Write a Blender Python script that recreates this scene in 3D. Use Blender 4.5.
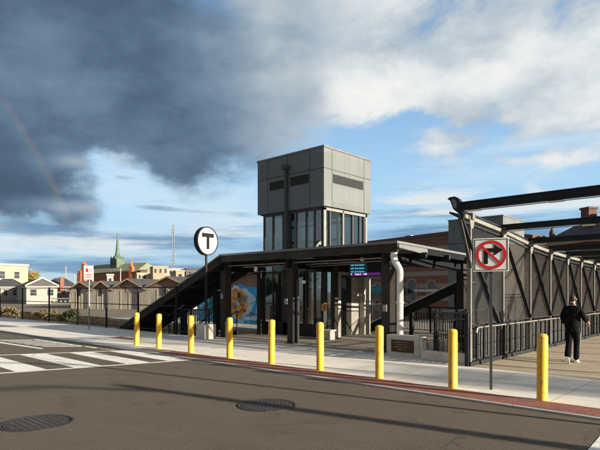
import bpy, bmesh, math, random
from mathutils import Vector, Matrix
random.seed(7)
for o in list(bpy.data.objects): bpy.data.objects.remove(o)
S = bpy.context.scene
C = S.collection
R = math.radians

# ------------------------------------------------------------------ camera
cam = bpy.data.cameras.new('camera'); co = bpy.data.objects.new('camera', cam); C.objects.link(co)
co.location = (1.88, -8.32, 1.78); co.rotation_euler = (R(90), 0, R(42.69))
cam.sensor_width = 36; cam.lens = 31.2; cam.shift_y = 0.1112
cam.clip_start = 0.1; cam.clip_end = 6000
S.camera = co
# ------------------------------------------------------------------ light
SUN_EL = 14.0
SV = Vector((0.980*math.cos(R(SUN_EL)), 0.199*math.cos(R(SUN_EL)), math.sin(R(SUN_EL)))).normalized()
sl = bpy.data.lights.new('sun', 'SUN'); sl.energy = 5.0; sl.angle = R(0.5); sl.color = (1.0, 0.88, 0.72)
so = bpy.data.objects.new('sun', sl); C.objects.link(so); so.location = (40, 10, 30)
so.rotation_euler = (-SV).to_track_quat('-Z', 'Y').to_euler()
S.view_settings.view_transform = 'Standard'; S.view_settings.look = 'None'
S.view_settings.exposure = 1.15; S.view_settings.gamma = 1; S.view_settings.use_curve_mapping = False
S.render.engine = 'CYCLES'

# ------------------------------------------------------------------ node helper
class NT:
    def __init__(s, tree): s.t = tree; s.n = tree.nodes; s.l = tree.links
    def new(s, t, **k):
        n = s.n.new(t)
        for a, b in k.items(): setattr(n, a, b)
        return n
    def put(s, sock, v):
        if isinstance(v, bpy.types.NodeSocket): s.l.new(v, sock)
        else: sock.default_value = v
    def m(s, op, a, b=0.0, c=0.0, clamp=False):
        n = s.new('ShaderNodeMath', operation=op, use_clamp=clamp)
        s.put(n.inputs[0], a); s.put(n.inputs[1], b); s.put(n.inputs[2], c)
        return n.outputs[0]
    def vm(s, op, a, b=(0, 0, 0), out=0):
        n = s.new('ShaderNodeVectorMath', operation=op); s.put(n.inputs[0], a); s.put(n.inputs[1], b)
        return n.outputs[out]
    def noise(s, vec, scale, detail=4, rough=.55, dist=0.0, out=0):
        n = s.new('ShaderNodeTexNoise'); s.put(n.inputs['Vector'], vec); n.inputs['Scale'].default_value = scale
        n.inputs['Detail'].default_value = detail; n.inputs['Roughness'].default_value = rough
        n.inputs['Distortion'].default_value = dist
        return n.outputs[out]
    def mix(s, f, a, b, mode='MIX'):
        n = s.new('ShaderNodeMix', data_type='RGBA', blend_type=mode)
        s.put(n.inputs[0], f); s.put(n.inputs[6], a); s.put(n.inputs[7], b)
        return n.outputs[2]
    def ramp(s, f, pts, interp='LINEAR'):
        n = s.new('ShaderNodeValToRGB'); s.put(n.inputs[0], f); r = n.color_ramp; r.interpolation = interp
        while len(r.elements) < len(pts): r.elements.new(0.5)
        for e, (p, c) in zip(r.elements, pts):
            e.position = p; e.color = c if len(c) == 4 else (*c, 1)
        return n.outputs[0]
    def rng(s, v, a, b, c=0.0, d=1.0, smooth=True):
        n = s.new('ShaderNodeMapRange'); n.interpolation_type = 'SMOOTHSTEP' if smooth else 'LINEAR'
        s.put(n.inputs[0], v); n.inputs[1].default_value = a; n.inputs[2].default_value = b
        n.inputs[3].default_value = c; n.inputs[4].default_value = d
        return n.outputs[0]

# ------------------------------------------------------------------ world
def make_world():
    w = bpy.data.worlds.new("World"); S.world = w; w.use_nodes = True
    T = NT(w.node_tree); T.n.clear()
    out = T.new('ShaderNodeOutputWorld'); bg = T.new('ShaderNodeBackground'); T.l.new(bg.outputs[0], out.inputs[0])
    sky = T.new('ShaderNodeTexSky', sky_type='NISHITA'); sky.sun_disc = False
    sky.sun_elevation = R(SUN_EL); sky.sun_rotation = math.atan2(SV.x, SV.y)
    sky.air_density = 1.0; sky.dust_density = 0.4; sky.ozone_density = 1.6
    tc = T.new('ShaderNodeTexCoord'); d = tc.outputs['Generated']
    dr = T.vm('DOT_PRODUCT', d, (.735, .678, 0), 1); df = T.vm('DOT_PRODUCT', d, (-.678, .735, 0), 1)
    sep = T.new('ShaderNodeSeparateXYZ'); T.l.new(d, sep.inputs[0]); z = sep.outputs[2]
    az0 = T.m('MULTIPLY', T.m('ARCTAN2', dr, df), 57.2958)
    el0 = T.m('MULTIPLY', T.m('ARCSINE', z), 57.2958)
    # cloud coordinates: bearing and height, stretched sideways, more so towards the horizon
    def coords(sx, sz, tilt=0.0, off=0.0, persp=.55):
        cv = T.new('ShaderNodeCombineXYZ')
        zz = T.m('ADD', T.m('MAXIMUM', z, 0.0), persp)
        hz = T.m('DIVIDE', z, T.m('ADD', T.m('MAXIMUM', z, 0.0), .12))
        T.put(cv.inputs[0], T.m('ADD', T.m('MULTIPLY', T.m('DIVIDE', az0, 57.3), sx), T.m('MULTIPLY', z, tilt)))
        T.put(cv.inputs[1], T.m('ADD', T.m('MULTIPLY', z, sz), T.m('MULTIPLY', az0, -tilt*.01))); cv.inputs[2].default_value = off
        return cv.outputs[0]
    P = coords(3.2, 5.2, 1.0, 3.1)
    wn = T.new('ShaderNodeTexNoise'); T.put(wn.inputs['Vector'], P); wn.inputs['Scale'].default_value = 1.7
    wn.inputs['Detail'].default_value = 9; wn.inputs['Roughness'].default_value = .56
    ws = T.new('ShaderNodeSeparateXYZ'); T.l.new(wn.outputs['Color'], ws.inputs[0])
    az = T.m('ADD', az0, T.m('MULTIPLY', T.m('SUBTRACT', ws.outputs[0], .5), 11.0))
    el = T.m('ADD', el0, T.m('MULTIPLY', T.m('SUBTRACT', ws.outputs[1], .5), 6.5))
    def blobs(lst, a_=az, e_=el):
        acc = None
        for (px, py, sx, sy, amp) in lst:     # bearings given as sight lines, in px of a 600 px wide view
            a = math.degrees(math.atan((px-300)/520)); e = math.degrees(math.atan((291.7-py)/math.hypot(520, px-300)))
            sa = sx*.1; se = sy*.1
            x = T.m('DIVIDE', T.m('SUBTRACT', a_, a), sa); y = T.m('DIVIDE', T.m('SUBTRACT', e_, e), se)
            q = T.m('ADD', T.m('MULTIPLY', x, x), T.m('MULTIPLY', y, y))
            g = T.m('MULTIPLY', T.m('EXPONENT', T.m('MULTIPLY', q, -1.0)), amp)
            acc = g if acc is None else T.m('ADD', acc, g)
        return acc
    def nz(v, s_, det=8, ro=.58, di=0.0): return T.m('SUBTRACT', T.noise(v, s_, det, ro, di), .5)
    fine = nz(coords(3.0, 6.0, .8, 1.7), 3.0, 10, .60, .25)
    puff = nz(coords(3.0, 5.5, .8, 9.7), 1.5, 6, .5, .2)
    wide = nz(coords(3.0, 6.0, 1.6, 5.2), .8, 3, .5)
    streak = nz(coords(1.5, 10, .5, 6.3), 2.2, 9, .6, .3)
    base = T.mix(1.0, sky.outputs[0], (.15, .15, .15, 1), 'MULTIPLY')
    base = T.mix(.72, base, T.ramp(T.m('DIVIDE', el0, 40.0), [(0, (.34, .58, .82)), (.10, (.26, .50, .80)), (.22, (.46, .74, 1.0)), (.33, (.42, .70, 1.0)), (.55, (.26, .50, .85)), (1, (.12, .26, .52))]))
    # pale veil, strongest in the opening left of the tower
    veil = T.rng(T.m('ADD', T.m('MULTIPLY', streak, 1.6), blobs([(160, 195, 110, 42, .62), (230, 215, 80, 30, .45), (40, 243, 120, 13, .8), (120, 160, 30, 18, .5), (480, 155, 100, 20, .35), (560, 130, 80, 30, .35), (520, 180, 120, 16, .15), (400, 198, 60, 6, .7), (100, 268, 140, 8, .35), (530, 215, 120, 25, .45)], az0, el0)), .15, .85)
    c = T.mix(T.m('MULTIPLY', veil, .82), base, (.62, .77, .88, 1))
    # grey-blue low bands
    low = T.rng(T.m('ADD', T.m('MULTIPLY', nz(coords(1.6, 15, .4, 2.2), 2.3, 9, .6, .3), 1.5), blobs([(200, 245, 170, 14, .42), (60, 262, 110, 9, .30), (150, 272, 120, 7, .4), (520, 232, 130, 14, .55), (30, 228, 60, 7, .35), (440, 212, 70, 8, .4)], az0, el0)), .10, .50)
    c = T.mix(T.m('MULTIPLY', low, .85), c, (.155, .30, .49, 1))
    pale = T.rng(T.m('ADD', T.m('MULTIPLY', nz(coords(2.0, 19, .4, 7.7), 2.5, 10, .62, .3), 1.5), blobs([(60, 240, 130, 9, .42), (230, 232, 70, 7, .3), (110, 255, 90, 4, .35), (415, 200, 60, 6, .6), (500, 208, 90, 6, .5), (590, 200, 60, 8, .4)], az0, el0)), .14, .48)
    c = T.mix(T.m('MULTIPLY', T.m('MULTIPLY', pale, T.rng(el0, 15.0, 9.5)), .9), c, (.74, .80, .83, 1))
    # small grey wisps in the opening
    c = T.mix(T.m('MULTIPLY', T.rng(T.m('ADD', T.m('MULTIPLY', streak, 1.3), blobs([(155, 208, 36, 5, .75), (125, 178, 22, 6, .5), (232, 198, 24, 5, .4), (200, 212, 30, 4, .4), (245, 215, 26, 6, .5)], az0, el0)), .3, .7), .8), c, (.20, .31, .44, 1))
    # bright cloud deck, upper right
    W = T.m('ADD', blobs([(520, 20, 230, 75, 1.0), (380, 92, 66, 30, .95), (335, 60, 60, 50, .6), (560, 85, 110, 32, .75), (450, 95, 60, 24, .5), (290, 20, 90, 60, .6), (270, 110, 60, 46, .7)]),
            blobs([(432, 153, 30, 11, .75), (455, 138, 22, 9, .6), (520, 165, 75, 7, .6), (585, 150, 50, 14, .5), (600, 118, 50, 12, .5), (530, 122, 60, 12, .45), (480, 190, 90, 7, .3), (420, 125, 30, 6, -.35), (500, 126, 45, 8, -.35)]))
    wm = T.rng(T.m('ADD', T.m('ADD', W, T.m('MULTIPLY', fine, 1.9)), T.m('MULTIPLY', puff, .8)), .24, .98)
    wl = T.m('ADD', T.m('ADD', T.m('MULTIPLY', fine, .9), T.m('MULTIPLY', puff, 1.3)), blobs([(385, 100, 70, 26, .42), (340, 85, 40, 30, .2), (540, 60, 120, 40, .16), (560, 100, 70, 18, .2), (440, 150, 40, 12, .3), (285, 70, 60, 90, -.40), (430, 30, 80, 30, -.12), (590, 150, 50, 20, .1), (520, 165, 70, 8, .2)], az0, el0))
    wcol = T.ramp(T.m('ADD', wl, .38), [(0, (.32, .41, .51)), (.35, (.53, .60, .66)), (.62, (.77, .80, .81)), (.95, (.98, .96, .91))])
    c = T.mix(wm, c, wcol)
    # slate deck, upper left
    D = blobs([(30, 40, 190, 110, 1.1), (185, 70, 110, 74, 1.05), (25, 150, 88, 52, 1.1), (190, 140, 46, 44, .8), (235, 125, 50, 36, .4), (20, 205, 95, 15, .75), (100, 160, 34, 16, -.75), (130, 195, 34, 34, -.75), (290, 70, 60, 60, .3)])
    dm = T.rng(T.m('ADD', T.m('ADD', D, T.m('MULTIPLY', fine, 1.35)), T.m('MULTIPLY', puff, .5)), .20, 1.02)
    dl = T.m('ADD', T.m('ADD', T.m('MULTIPLY', fine, .55), T.m('MULTIPLY', wide, .85)), T.m('MULTIPLY', puff, .6))
    dl = T.m('ADD', dl, blobs([(55, 55, 60, 32, .22), (255, 15, 90, 45, .42), (290, 90, 60, 90, .5), (245, 150, 40, 36, .25), (80, 162, 26, 9, .42), (75, 207, 56, 9, .45), (140, 110, 60, 40, -.03), (150, 30, 60, 24, .12), (20, 190, 50, 20, -.05)], az0, el0))
    dcol = T.ramp(T.m('ADD', dl, .22), [(0, (.058, .094, .150)), (.25, (.090, .146, .226)), (.5, (.160, .240, .340)), (.75, (.30, .385, .475)), (1, (.50, .56, .60))])
    c = T.mix(dm, c, dcol)
    # rainbow: a cone about 41 degrees round the point opposite the sun
    rs = Vector((0.936*math.cos(R(9)), 0.351*math.cos(R(9)), math.sin(R(9))))
    rx = Vector((math.sin(R(117)), math.cos(R(117)))); rs = Vector((rx.x*.735-rx.y*.678, rx.x*.678+rx.y*.735, 0))*math.cos(R(8.2)); rs.z = math.sin(R(8.2))
    ca = T.vm('DOT_PRODUCT', T.vm('NORMALIZE', d), tuple(-rs), 1)
    ang = T.m('MULTIPLY', T.m('ARCCOSINE', ca), 57.2958)
    rb = T.ramp(T.rng(ang, 40.5, 42.3, 0, 1, False), [(0, (0, 0, 0)), (.15, (.16, .10, .30)), (.35, (.08, .26, .34)), (.5, (.15, .40, .15)), (.65, (.50, .42, .06)), (.82, (.60, .18, .04)), (1, (0, 0, 0))])
    am = T.m('MULTIPLY', T.rng(el0, 4.5, 8.5), T.rng(el0, 21.0, 15.0))
    am = T.m('MULTIPLY', am, T.rng(az0, -10.0, -22.0))
    c = T.mix(T.m('MULTIPLY', am, .085), c, rb, 'ADD')
    # outside the view: sky darkened to cut fill, warm glow added towards the sun
    back = T.m('MAXIMUM', T.rng(T.m('ABSOLUTE', az0), 42.0, 75.0), T.rng(el0, 34.0, 52.0))
    c = T.mix(T.m('MULTIPLY', back, .93), c, T.mix(T.m('ADD', fine, .5), (.18, .20, .23, 1), (.36, .385, .41, 1)))
    sd = T.vm('DOT_PRODUCT', T.vm('NORMALIZE', d), tuple(SV), 1)
    c = T.mix(T.rng(sd, .88, 1.0), c, (1.1, .88, .62, 1))
    # below the horizon: dull ground tone
    c = T.mix(T.rng(z, 0.0, -.04), c, (.10, .10, .09, 1))
    T.put(bg.inputs[0], c); bg.inputs[1].default_value = 0.46
make_world()

# ------------------------------------------------------------------ materials
def mat(name, col, rough=.6, metal=0.0, var=.15, scale=3.0, bump=0.0, bscale=40.0, col2=None, spec=None, detail=5, stretch=None, thr=(.3, .7)):
    m = bpy.data.materials.new(name); m.use_nodes = True
    T = NT(m.node_tree); b = T.n['Principled BSDF']
    tc = T.new('ShaderNodeTexCoord'); g = T.new('ShaderNodeNewGeometry'); v = g.outputs['Position']
    if stretch:
        mp = T.new('ShaderNodeMapping'); T.put(mp.inputs[0], v); mp.inputs['Scale'].default_value = stretch; v = mp.outputs[0]
    n = T.noise(v, scale, detail, .6)
    c1 = tuple(x*(1-var) for x in col); c2 = col2 or tuple(min(1, x*(1+var)) for x in col)
    T.put(b.inputs['Base Color'], T.ramp(n, [(thr[0], c1), (thr[1], c2)]))
    b.inputs['Metallic'].default_value = metal
    rn = T.noise(v, scale*2.3, 4, .6)
    T.put(b.inputs['Roughness'], T.rng(rn, .3, .7, max(0, rough-.08), min(1, rough+.08), False))
    if spec is not None: b.inputs['Specular IOR Level'].default_value = spec
    if bump:
        bp = T.new('ShaderNodeBump'); bp.inputs['Strength'].default_value = bump; bp.inputs['Distance'].default_value = .01
        T.put(bp.inputs['Height'], T.noise(v, bscale, 4, .6)); T.l.new(bp.outputs[0], b.inputs['Normal'])
    m['_'] = 1
    return m
def ground_mat(name, c1, c2, speck, bs, joints=None, jcol=(.1, .1, .1), rough=.9, stain=.5, planks=None, wear=None, bstr=.45):
    m = bpy.data.materials.new(name); m.use_nodes = True
    T = NT(m.node_tree); b = T.n['Principled BSDF']; g = T.new('ShaderNodeNewGeometry'); v = g.outputs['Position']
    big = T.noise(v, .35, 6, .6); mid = T.noise(v, 2.2, 7, .65); fn = T.noise(v, 52, 4, .85)
    c = T.ramp(T.m('ADD', T.m('MULTIPLY', big, .5), T.m('MULTIPLY', mid, .5)), [(.38, c1), (.62, c2)])
    vor = T.new('ShaderNodeTexVoronoi'); T.put(vor.inputs['Vector'], v); vor.inputs['Scale'].default_value = bs
    c = T.mix(T.m('MULTIPLY', T.rng(fn, .35, .75), speck), c, tuple(min(1, x*2.1) for x in c2)+(1,))
    c = T.mix(T.m('MULTIPLY', T.rng(fn, .48, .25), speck), c, tuple(x*.35 for x in c1)+(1,))
    st = T.noise(T.vm('MULTIPLY', v, (.25, 1.0, 1)), 1.3, 6, .7, .8)
    c = T.mix(T.m('MULTIPLY', T.rng(st, .56, .74), stain), c, tuple(x*.55 for x in c1)+(1,))
    h = fn
    if joints:
        sep = T.new('ShaderNodeSeparateXYZ'); T.l.new(v, sep.inputs[0])
        for ax, per, off, wd in joints:
            t = T.m('FRACT', T.m('DIVIDE', T.m('ADD', sep.outputs[ax], off+1000*per), per))
            j = T.m('LESS_THAN', T.m('ABSOLUTE', T.m('SUBTRACT', t, .5)), wd/per/2)
            c = T.mix(T.m('MULTIPLY', j, .75), c, (*jcol, 1))
            cell = T.m('FLOOR', T.m('SUBTRACT', T.m('DIVIDE', T.m('ADD', sep.outputs[ax], off+1000*per), per), .5))
            wn = T.new('ShaderNodeTexWhiteNoise', noise_dimensions='1D'); T.put(wn.inputs['W'], cell)
            c = T.mix(T.m('MULTIPLY', wn.outputs[0], planks if planks else .12), c, tuple(x*.6 for x in c1)+(1,))
    if wear:
        # cracks: thin voronoi borders, broken up by noise; oil drips and gum spots; a rectangular utility patch
        wv = T.vm('ADD', v, T.vm('MULTIPLY', T.noise(v, 1.7, 6, .65, out=1), (.9, .9, 0)))
        vc = T.new('ShaderNodeTexVoronoi', feature='DISTANCE_TO_EDGE'); T.put(vc.inputs['Vector'], wv); vc.inputs['Scale'].default_value = wear[0]
        ck = T.m('MULTIPLY', T.rng(vc.outputs[0], wear[1], wear[1]*.25), T.rng(T.noise(v, .23, 3, .5), wear[2], wear[2]+.06))
        c = T.mix(T.m('MULTIPLY', ck, .42), c, tuple(x*.3 for x in c1)+(1,))
        vs_ = T.new('ShaderNodeTexVoronoi'); T.put(vs_.inputs['Vector'], T.vm('ADD', v, T.vm('MULTIPLY', T.noise(v, 9, 3, .6, out=1), (.06, .06, 0)))); vs_.inputs['Scale'].default_value = wear[3]
        sel = T.new('ShaderNodeSeparateColor'); T.l.new(vs_.outputs['Color'], sel.inputs[0])
        sp = T.m('MULTIPLY', T.rng(vs_.outputs[0], wear[4], wear[4]*.6), T.m('GREATER_THAN', sel.outputs[0], .72))
        c = T.mix(T.m('MULTIPLY', sp, .4), c, tuple(x*.4 for x in c1)+(1,))
        lane = T.noise(T.vm('MULTIPLY', v, (.06, 1.1, 1)), 1.0, 4, .6)
        c = T.mix(T.rng(lane, .5, .68, 0, .35), c, tuple(min(1, x*1.25) for x in c2)+(1,))
        c = T.mix(T.rng(T.noise(v, .9, 7, .7, .6), .52, .72, 0, .45), c, tuple(x*.72 for x in c1)+(1,))
    T.put(b.inputs['Base Color'], c); b.inputs['Roughness'].default_value = rough
    bp = T.new('ShaderNodeBump'); bp.inputs['Strength'].default_value = bstr; bp.inputs['Distance'].default_value = .012
    T.put(bp.inputs['Height'], T.m('ADD', vor.outputs[0], h)); T.l.new(bp.outputs[0], b.inputs['Normal'])
    return m
def brick_mat(name, c1, c2, mortar, sc=4.0, bands=None, obj=False, mort=.03):
    m = bpy.data.materials.new(name); m.use_nodes = True
    T = NT(m.node_tree); b = T.n['Principled BSDF']; g = T.new('ShaderNodeNewGeometry')
    sep = T.new('ShaderNodeSeparateXYZ'); T.l.new(g.outputs['Position'], sep.inputs[0])
    cb = T.new('ShaderNodeCombineXYZ'); T.put(cb.inputs[0], T.m('ADD', sep.outputs[0], sep.outputs[1]))
    T.put(cb.inputs[1], sep.outputs[2] if not obj else T.m('SUBTRACT', sep.outputs[1], T.m('MULTIPLY', sep.outputs[0], 1.0)))
    if obj: T.put(cb.inputs[0], sep.outputs[0]); T.put(cb.inputs[1], sep.outputs[1])
    br = T.new('ShaderNodeTexBrick'); T.put(br.inputs['Vector'], cb.outputs[0]); br.inputs['Scale'].default_value = sc
    br.inputs['Color1'].default_value = (*c1, 1); br.inputs['Color2'].default_value = (*c2, 1); br.inputs['Mortar'].default_value = (*mortar, 1)
    br.inputs['Mortar Size'].default_value = mort
    c = br.outputs[0]
    n = T.noise(g.outputs['Position'], 1.1, 5, .6)
    c = T.mix(T.rng(n, .45, .75, 0, .45), c, tuple(x*.6 for x in c1)+(1,))
    if bands:
        per, wd, col = bands
        t = T.m('FRACT', T.m('DIVIDE', T.m('ADD', sep.outputs[2], 100*per), per))
        c = T.mix(T.m('MULTIPLY', T.m('LESS_THAN', t, wd/per), .85), c, (*col, 1))
    T.put(b.inputs['Base Color'], c); b.inputs['Roughness'].default_value = .85
    bp = T.new('ShaderNodeBump'); bp.inputs['Strength'].default_value = .4; bp.inputs['Distance'].default_value = .01
    T.put(bp.inputs['Height'], br.outputs[1]); bp.invert = True; T.l.new(bp.outputs[0], b.inputs['Normal'])
    return m
def glass_mat(name, tint=(.75, .8, .8), refl=.35):
    m = bpy.data.materials.new(name); m.use_nodes = True
    T = NT(m.node_tree); T.n.clear(); out = T.new('ShaderNodeOutputMaterial')
    tr = T.new('ShaderNodeBsdfTransparent'); tr.inputs[0].default_value = (*tint, 1)
    gl = T.new('ShaderNodeBsdfGlossy'); gl.inputs['Roughness'].default_value = .03
    gl.inputs['Color'].default_value = (.85, .9, .92, 1)
    lw = T.new('ShaderNodeLayerWeight'); lw.inputs[0].default_value = .35
    g = T.new('ShaderNodeNewGeometry'); bp = T.new('ShaderNodeBump'); bp.inputs['Strength'].default_value = .08
    bp.inputs['Distance'].default_value = .02
    T.put(bp.inputs['Height'], T.noise(g.outputs['Position'], 1.3, 2)); T.l.new(bp.outputs[0], gl.inputs['Normal'])
    mx = T.new('ShaderNodeMixShader'); T.put(mx.inputs[0], T.m('ADD', T.m('MULTIPLY', lw.outputs[0], .6), refl, clamp=True))
    T.l.new(tr.outputs[0], mx.inputs[1]); T.l.new(gl.outputs[0], mx.inputs[2]); T.l.new(mx.outputs[0], out.inputs[0])
    return m
def emit_mat(name, col, st):
    m = bpy.data.materials.new(name); m.use_nodes = True
    b = m.node_tree.nodes['Principled BSDF']; b.inputs['Base Color'].default_value = (.02, .02, .02, 1)
    b.inputs['Emission Color'].default_value = (*col, 1); b.inputs['Emission Strength'].default_value = st
    return m

M = {}
M['asphalt'] = ground_mat('asphalt', (.066, .052, .036), (.090, .072, .051), .55, 110, rough=.93, stain=.25, wear=(.33, .016, .50, 1.3, .16), bstr=.32)
M['concrete'] = ground_mat('pale_concrete', (.66, .625, .55), (.78, .745, .66), .14, 90, wear=(.22, .006, .60, 2.4, .11), bstr=.2, joints=[(0, 1.5, .1, .018), (1, 1.55, 1.2, .018)], jcol=(.22, .21, .19), stain=.22)
M['plaza'] = ground_mat('plaza_concrete', (.33, .285, .225), (.43, .375, .30), .2, 90, joints=[(0, 2.0, .1, .02), (1, 1.0, .2, .02)], jcol=(.15, .13, .11), stain=.4)
M['deck'] = ground_mat('deck_boards', (.37, .30, .205), (.48, .40, .285), .15, 60, joints=[(1, .15, 0, .012)], jcol=(.07, .055, .04), stain=.3, planks=.55)
M['granite'] = ground_mat('granite', (.33, .31, .28), (.45, .43, .39), .5, 120, joints=[(0, 1.8, .3, .012)], jcol=(.1, .1, .1), stain=.3)
M['earth'] = ground_mat('dry_earth', (.10, .085, .06), (.19, .16, .11), .3, 20, stain=.5)
M['brickpave'] = brick_mat('red_brick_paving', (.33, .10, .065), (.20, .065, .05), (.10, .075, .06), 2.35, obj=True, mort=.022)
M['paint'] = ground_mat('road_paint', (.76, .74, .67), (.84, .82, .76), .12, 60, stain=.5, rough=.75, wear=(.5, .02, .45, 2.0, .14))
M['yellowpaint'] = ground_mat('yellow_road_paint', (.50, .34, .05), (.62, .43, .08), .2, 60, stain=.6)
M['yellow'] = mat('yellow_bollard_sleeve', (.80, .455, .01), .42, var=.06, scale=2, bump=.05)
def yellow_mat():
    m = M['yellow']; T = NT(m.node_tree); b = T.n['Principled BSDF']; tc = T.new('ShaderNodeTexCoord'); oi = T.new('ShaderNodeObjectInfo')
    v = T.vm('ADD', tc.outputs['Object'], T.vm('MULTIPLY', oi.outputs['Location'], (3.1, 1.7, 0)))
    old = b.inputs['Base Color'].links[0].from_socket
    hsv = T.new('ShaderNodeHueSaturation'); T.l.new(old, hsv.inputs['Color'])
    T.put(hsv.inputs['Value'], T.rng(oi.outputs['Random'], 0, 1, .86, 1.04, False)); T.put(hsv.inputs['Saturation'], T.rng(T.noise(v, 2.5, 4, .6), .3, .7, .9, 1.04, False))
    sc = T.noise(T.vm('MULTIPLY', v, (1, 1, .35)), 16, 7, .7)
    c = T.mix(T.rng(sc, .555, .64, 0, .65), hsv.outputs[0], (.22, .15, .05, 1))
    s2 = T.noise(T.vm('MULTIPLY', v, (1, 1, 3)), 5, 6, .7)
    c = T.mix(T.rng(s2, .60, .66, 0, .7), c, (.07, .06, .05, 1))
    T.put(b.inputs['Base Color'], c); T.put(b.inputs['Roughness'], T.rng(sc, .3, .7, .38, .62, False))
yellow_mat()
M['black'] = mat('black_painted_steel', (.026, .029, .032), .7, 0, var=.25, scale=4, spec=.12)
M['darkbronze'] = mat('dark_bronze_steel', (.042, .038, .033), .7, 0, var=.2, scale=2, spec=.15)
M['darkgrey'] = mat('dark_grey_metal', (.062, .066, .070), .6, 0, var=.15, scale=2, spec=.2)
M['panel'] = mat('grey_wall_panel', (.135, .152, .156), .6, .0, var=.07, scale=.8, stretch=(1, 1, .3))
M['panelcap'] = mat('grey_coping', (.16, .17, .17), .5, .1, var=.08)
def panel_wear():
    m = M['panel']; T = NT(m.node_tree); b = T.n['Principled BSDF']; g = T.new('ShaderNodeNewGeometry'); v = g.outputs['Position']
    old = b.inputs['Base Color'].links[0].from_socket
    st = T.noise(T.vm('MULTIPLY', v, (5, 5, .22)), 1.5, 6, .65)
    c = T.mix(T.rng(st, .50, .72, 0, .38), old, (.075, .08, .08, 1))
    cell = T.vm('FLOOR', T.vm('MULTIPLY', T.vm('ADD', v, (14.12, -7.5, -6.56)), (.42, .47, 1.6)))
    wn = T.new('ShaderNodeTexWhiteNoise', noise_dimensions='3D'); T.put(wn.inputs['Vector'], cell)
    hs = T.new('ShaderNodeHueSaturation'); T.l.new(c, hs.inputs['Color']); T.put(hs.inputs['Value'], T.rng(wn.outputs[0], 0, 1, .90, 1.07, False))
    T.put(b.inputs['Base Color'], hs.outputs[0])
panel_wear()
M['joint'] = mat('dark_joint', (.03, .03, .03), .8)  # plain dark colour for panel joints and louvre backs
M['galv'] = mat('galvanised_steel', (.30, .29, .265), .45, .55, var=.18, scale=6)
M['paintgrey'] = mat('light_grey_steel_paint', (.24, .235, .21), .45, .1, var=.12, scale=4)
M['stainless'] = mat('brushed_stainless', (.55, .54, .51), .28, .9, var=.12, scale=3, stretch=(1, 1, 8))
M['white'] = mat('white_enamel', (.80, .79, .75), .45, var=.04, scale=3)
M['whitepipe'] = mat('white_pipe_paint', (.72, .71, .66), .4, var=.08, scale=5)
M['red'] = mat('sign_red', (.55, .02, .02), .45, var=.05)
M['signblack'] = mat('sign_black', (.015, .015, .015), .7, var=.1, spec=.08)
M['conc_block'] = mat('cast_concrete', (.50, .475, .42), .85, var=.2, scale=5, bump=.4, bscale=60)
M['bronze'] = mat('dark_bronze_plaque', (.055, .03, .02), .35, .7, var=.3, scale=9)
M['brick'] = brick_mat('red_brick_wall', (.13, .042, .030), (.095, .034, .026), (.16, .12, .10), 3.5)
M['brickband'] = brick_mat('banded_brick_wall', (.24, .07, .045), (.17, .052, .038), (.18, .13, .10), 3.5, bands=(1.05, .38, (.27, .25, .21)))
M['churchbrick'] = brick_mat('church_brick', (.50, .13, .06), (.38, .10, .05), (.3, .16, .1), 1.6)
M['chimney'] = brick_mat('orange_brick', (.30, .09, .05), (.22, .07, .045), (.2, .13, .1), 4)
M['copper'] = mat('green_copper', (.085, .135, .095), .65, var=.25, scale=.6)
M['greenslate'] = mat('green_slate', (.19, .20, .125), .8, var=.25, scale=.5)
M['slate'] = mat('dark_slate', (.055, .055, .06), .75, var=.3, scale=1.5)
M['brownroof'] = mat('brown_roof_shingle', (.10, .062, .05), .85, var=.3, scale=2)
M['gable'] = mat('red_brown_gable_cladding', (.24, .14, .10), .8, var=.2, scale=2, stretch=(3, 3, .3))
M['wallconc'] = mat('stained_concrete_wall', (.40, .36, .29), .9, var=.32, scale=1.2, bump=.4, bscale=30, stretch=(2.2, 2.2, .22))
M['retain'] = mat('retaining_wall', (.24, .17, .10), .9, var=.45, scale=1.5, bump=.5, bscale=20)
M['cream'] = mat('cream_render', (.46, .35, .22), .8, var=.08, scale=.5)
M['offwhite'] = mat('off_white_siding', (.34, .32, .28), .7, var=.1, scale=2)
M['tan'] = mat('tan_masonry', (.36, .27, .18), .8, var=.15, scale=1)
M['housegrey'] = mat('dark_house_siding', (.10, .10, .105), .8, var=.3, scale=2)
M['teal'] = mat('teal_awning', (.02, .17, .19), .7, var=.2, scale=2)
M['glass'] = glass_mat('shaft_glass', (.74, .78, .76), .10)
M['winglass'] = mat('dark_window_glass', (.035, .045, .055), .08, 0, var=.3, scale=1, spec=.8)
M['leafyellow'] = mat('yellow_autumn_leaves', (.30, .20, .03), .7, var=.4, scale=1.5, col2=(.46, .33, .05))
M['leafgreen'] = mat('green_leaves', (.03, .042, .014), .8, var=.5, scale=2, col2=(.06, .07, .022))
M['leafdry'] = mat('dry_weeds', (.17, .13, .06), .8, var=.4, scale=2)
M['bark'] = mat('bark', (.09, .065, .045), .9, var=.3, scale=6, bump=.5)
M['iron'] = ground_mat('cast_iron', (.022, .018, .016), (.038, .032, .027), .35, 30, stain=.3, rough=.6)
M['wood'] = mat('warm_wood_panel', (.30, .15, .07), .5, var=.25, scale=3, stretch=(6, 6, .5))
M['skin'] = mat('skin', (.50, .29, .20), .55, var=.08, scale=8)
M['hair'] = mat('dark_brown_hair', (.035, .02, .013), .6, var=.4, scale=60)
M['jacket'] = mat('black_jacket_cloth', (.008, .008, .009), .9, var=.5, scale=14, bump=1.0, bscale=9, spec=.1)
M['trousers'] = mat('black_trouser_cloth', (.007, .007, .010), .9, var=.3, scale=10, bump=.8, bscale=10, spec=.1)
M['shoe'] = mat('cream_shoe', (.68, .64, .54), .55, var=.1, scale=10)
M['light'] = mat('frosted_light_lens', (.70, .68, .62), .4, var=.05)
M['signyellow'] = mat('amber_sign', (.72, .36, .02), .45, var=.08)
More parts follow.
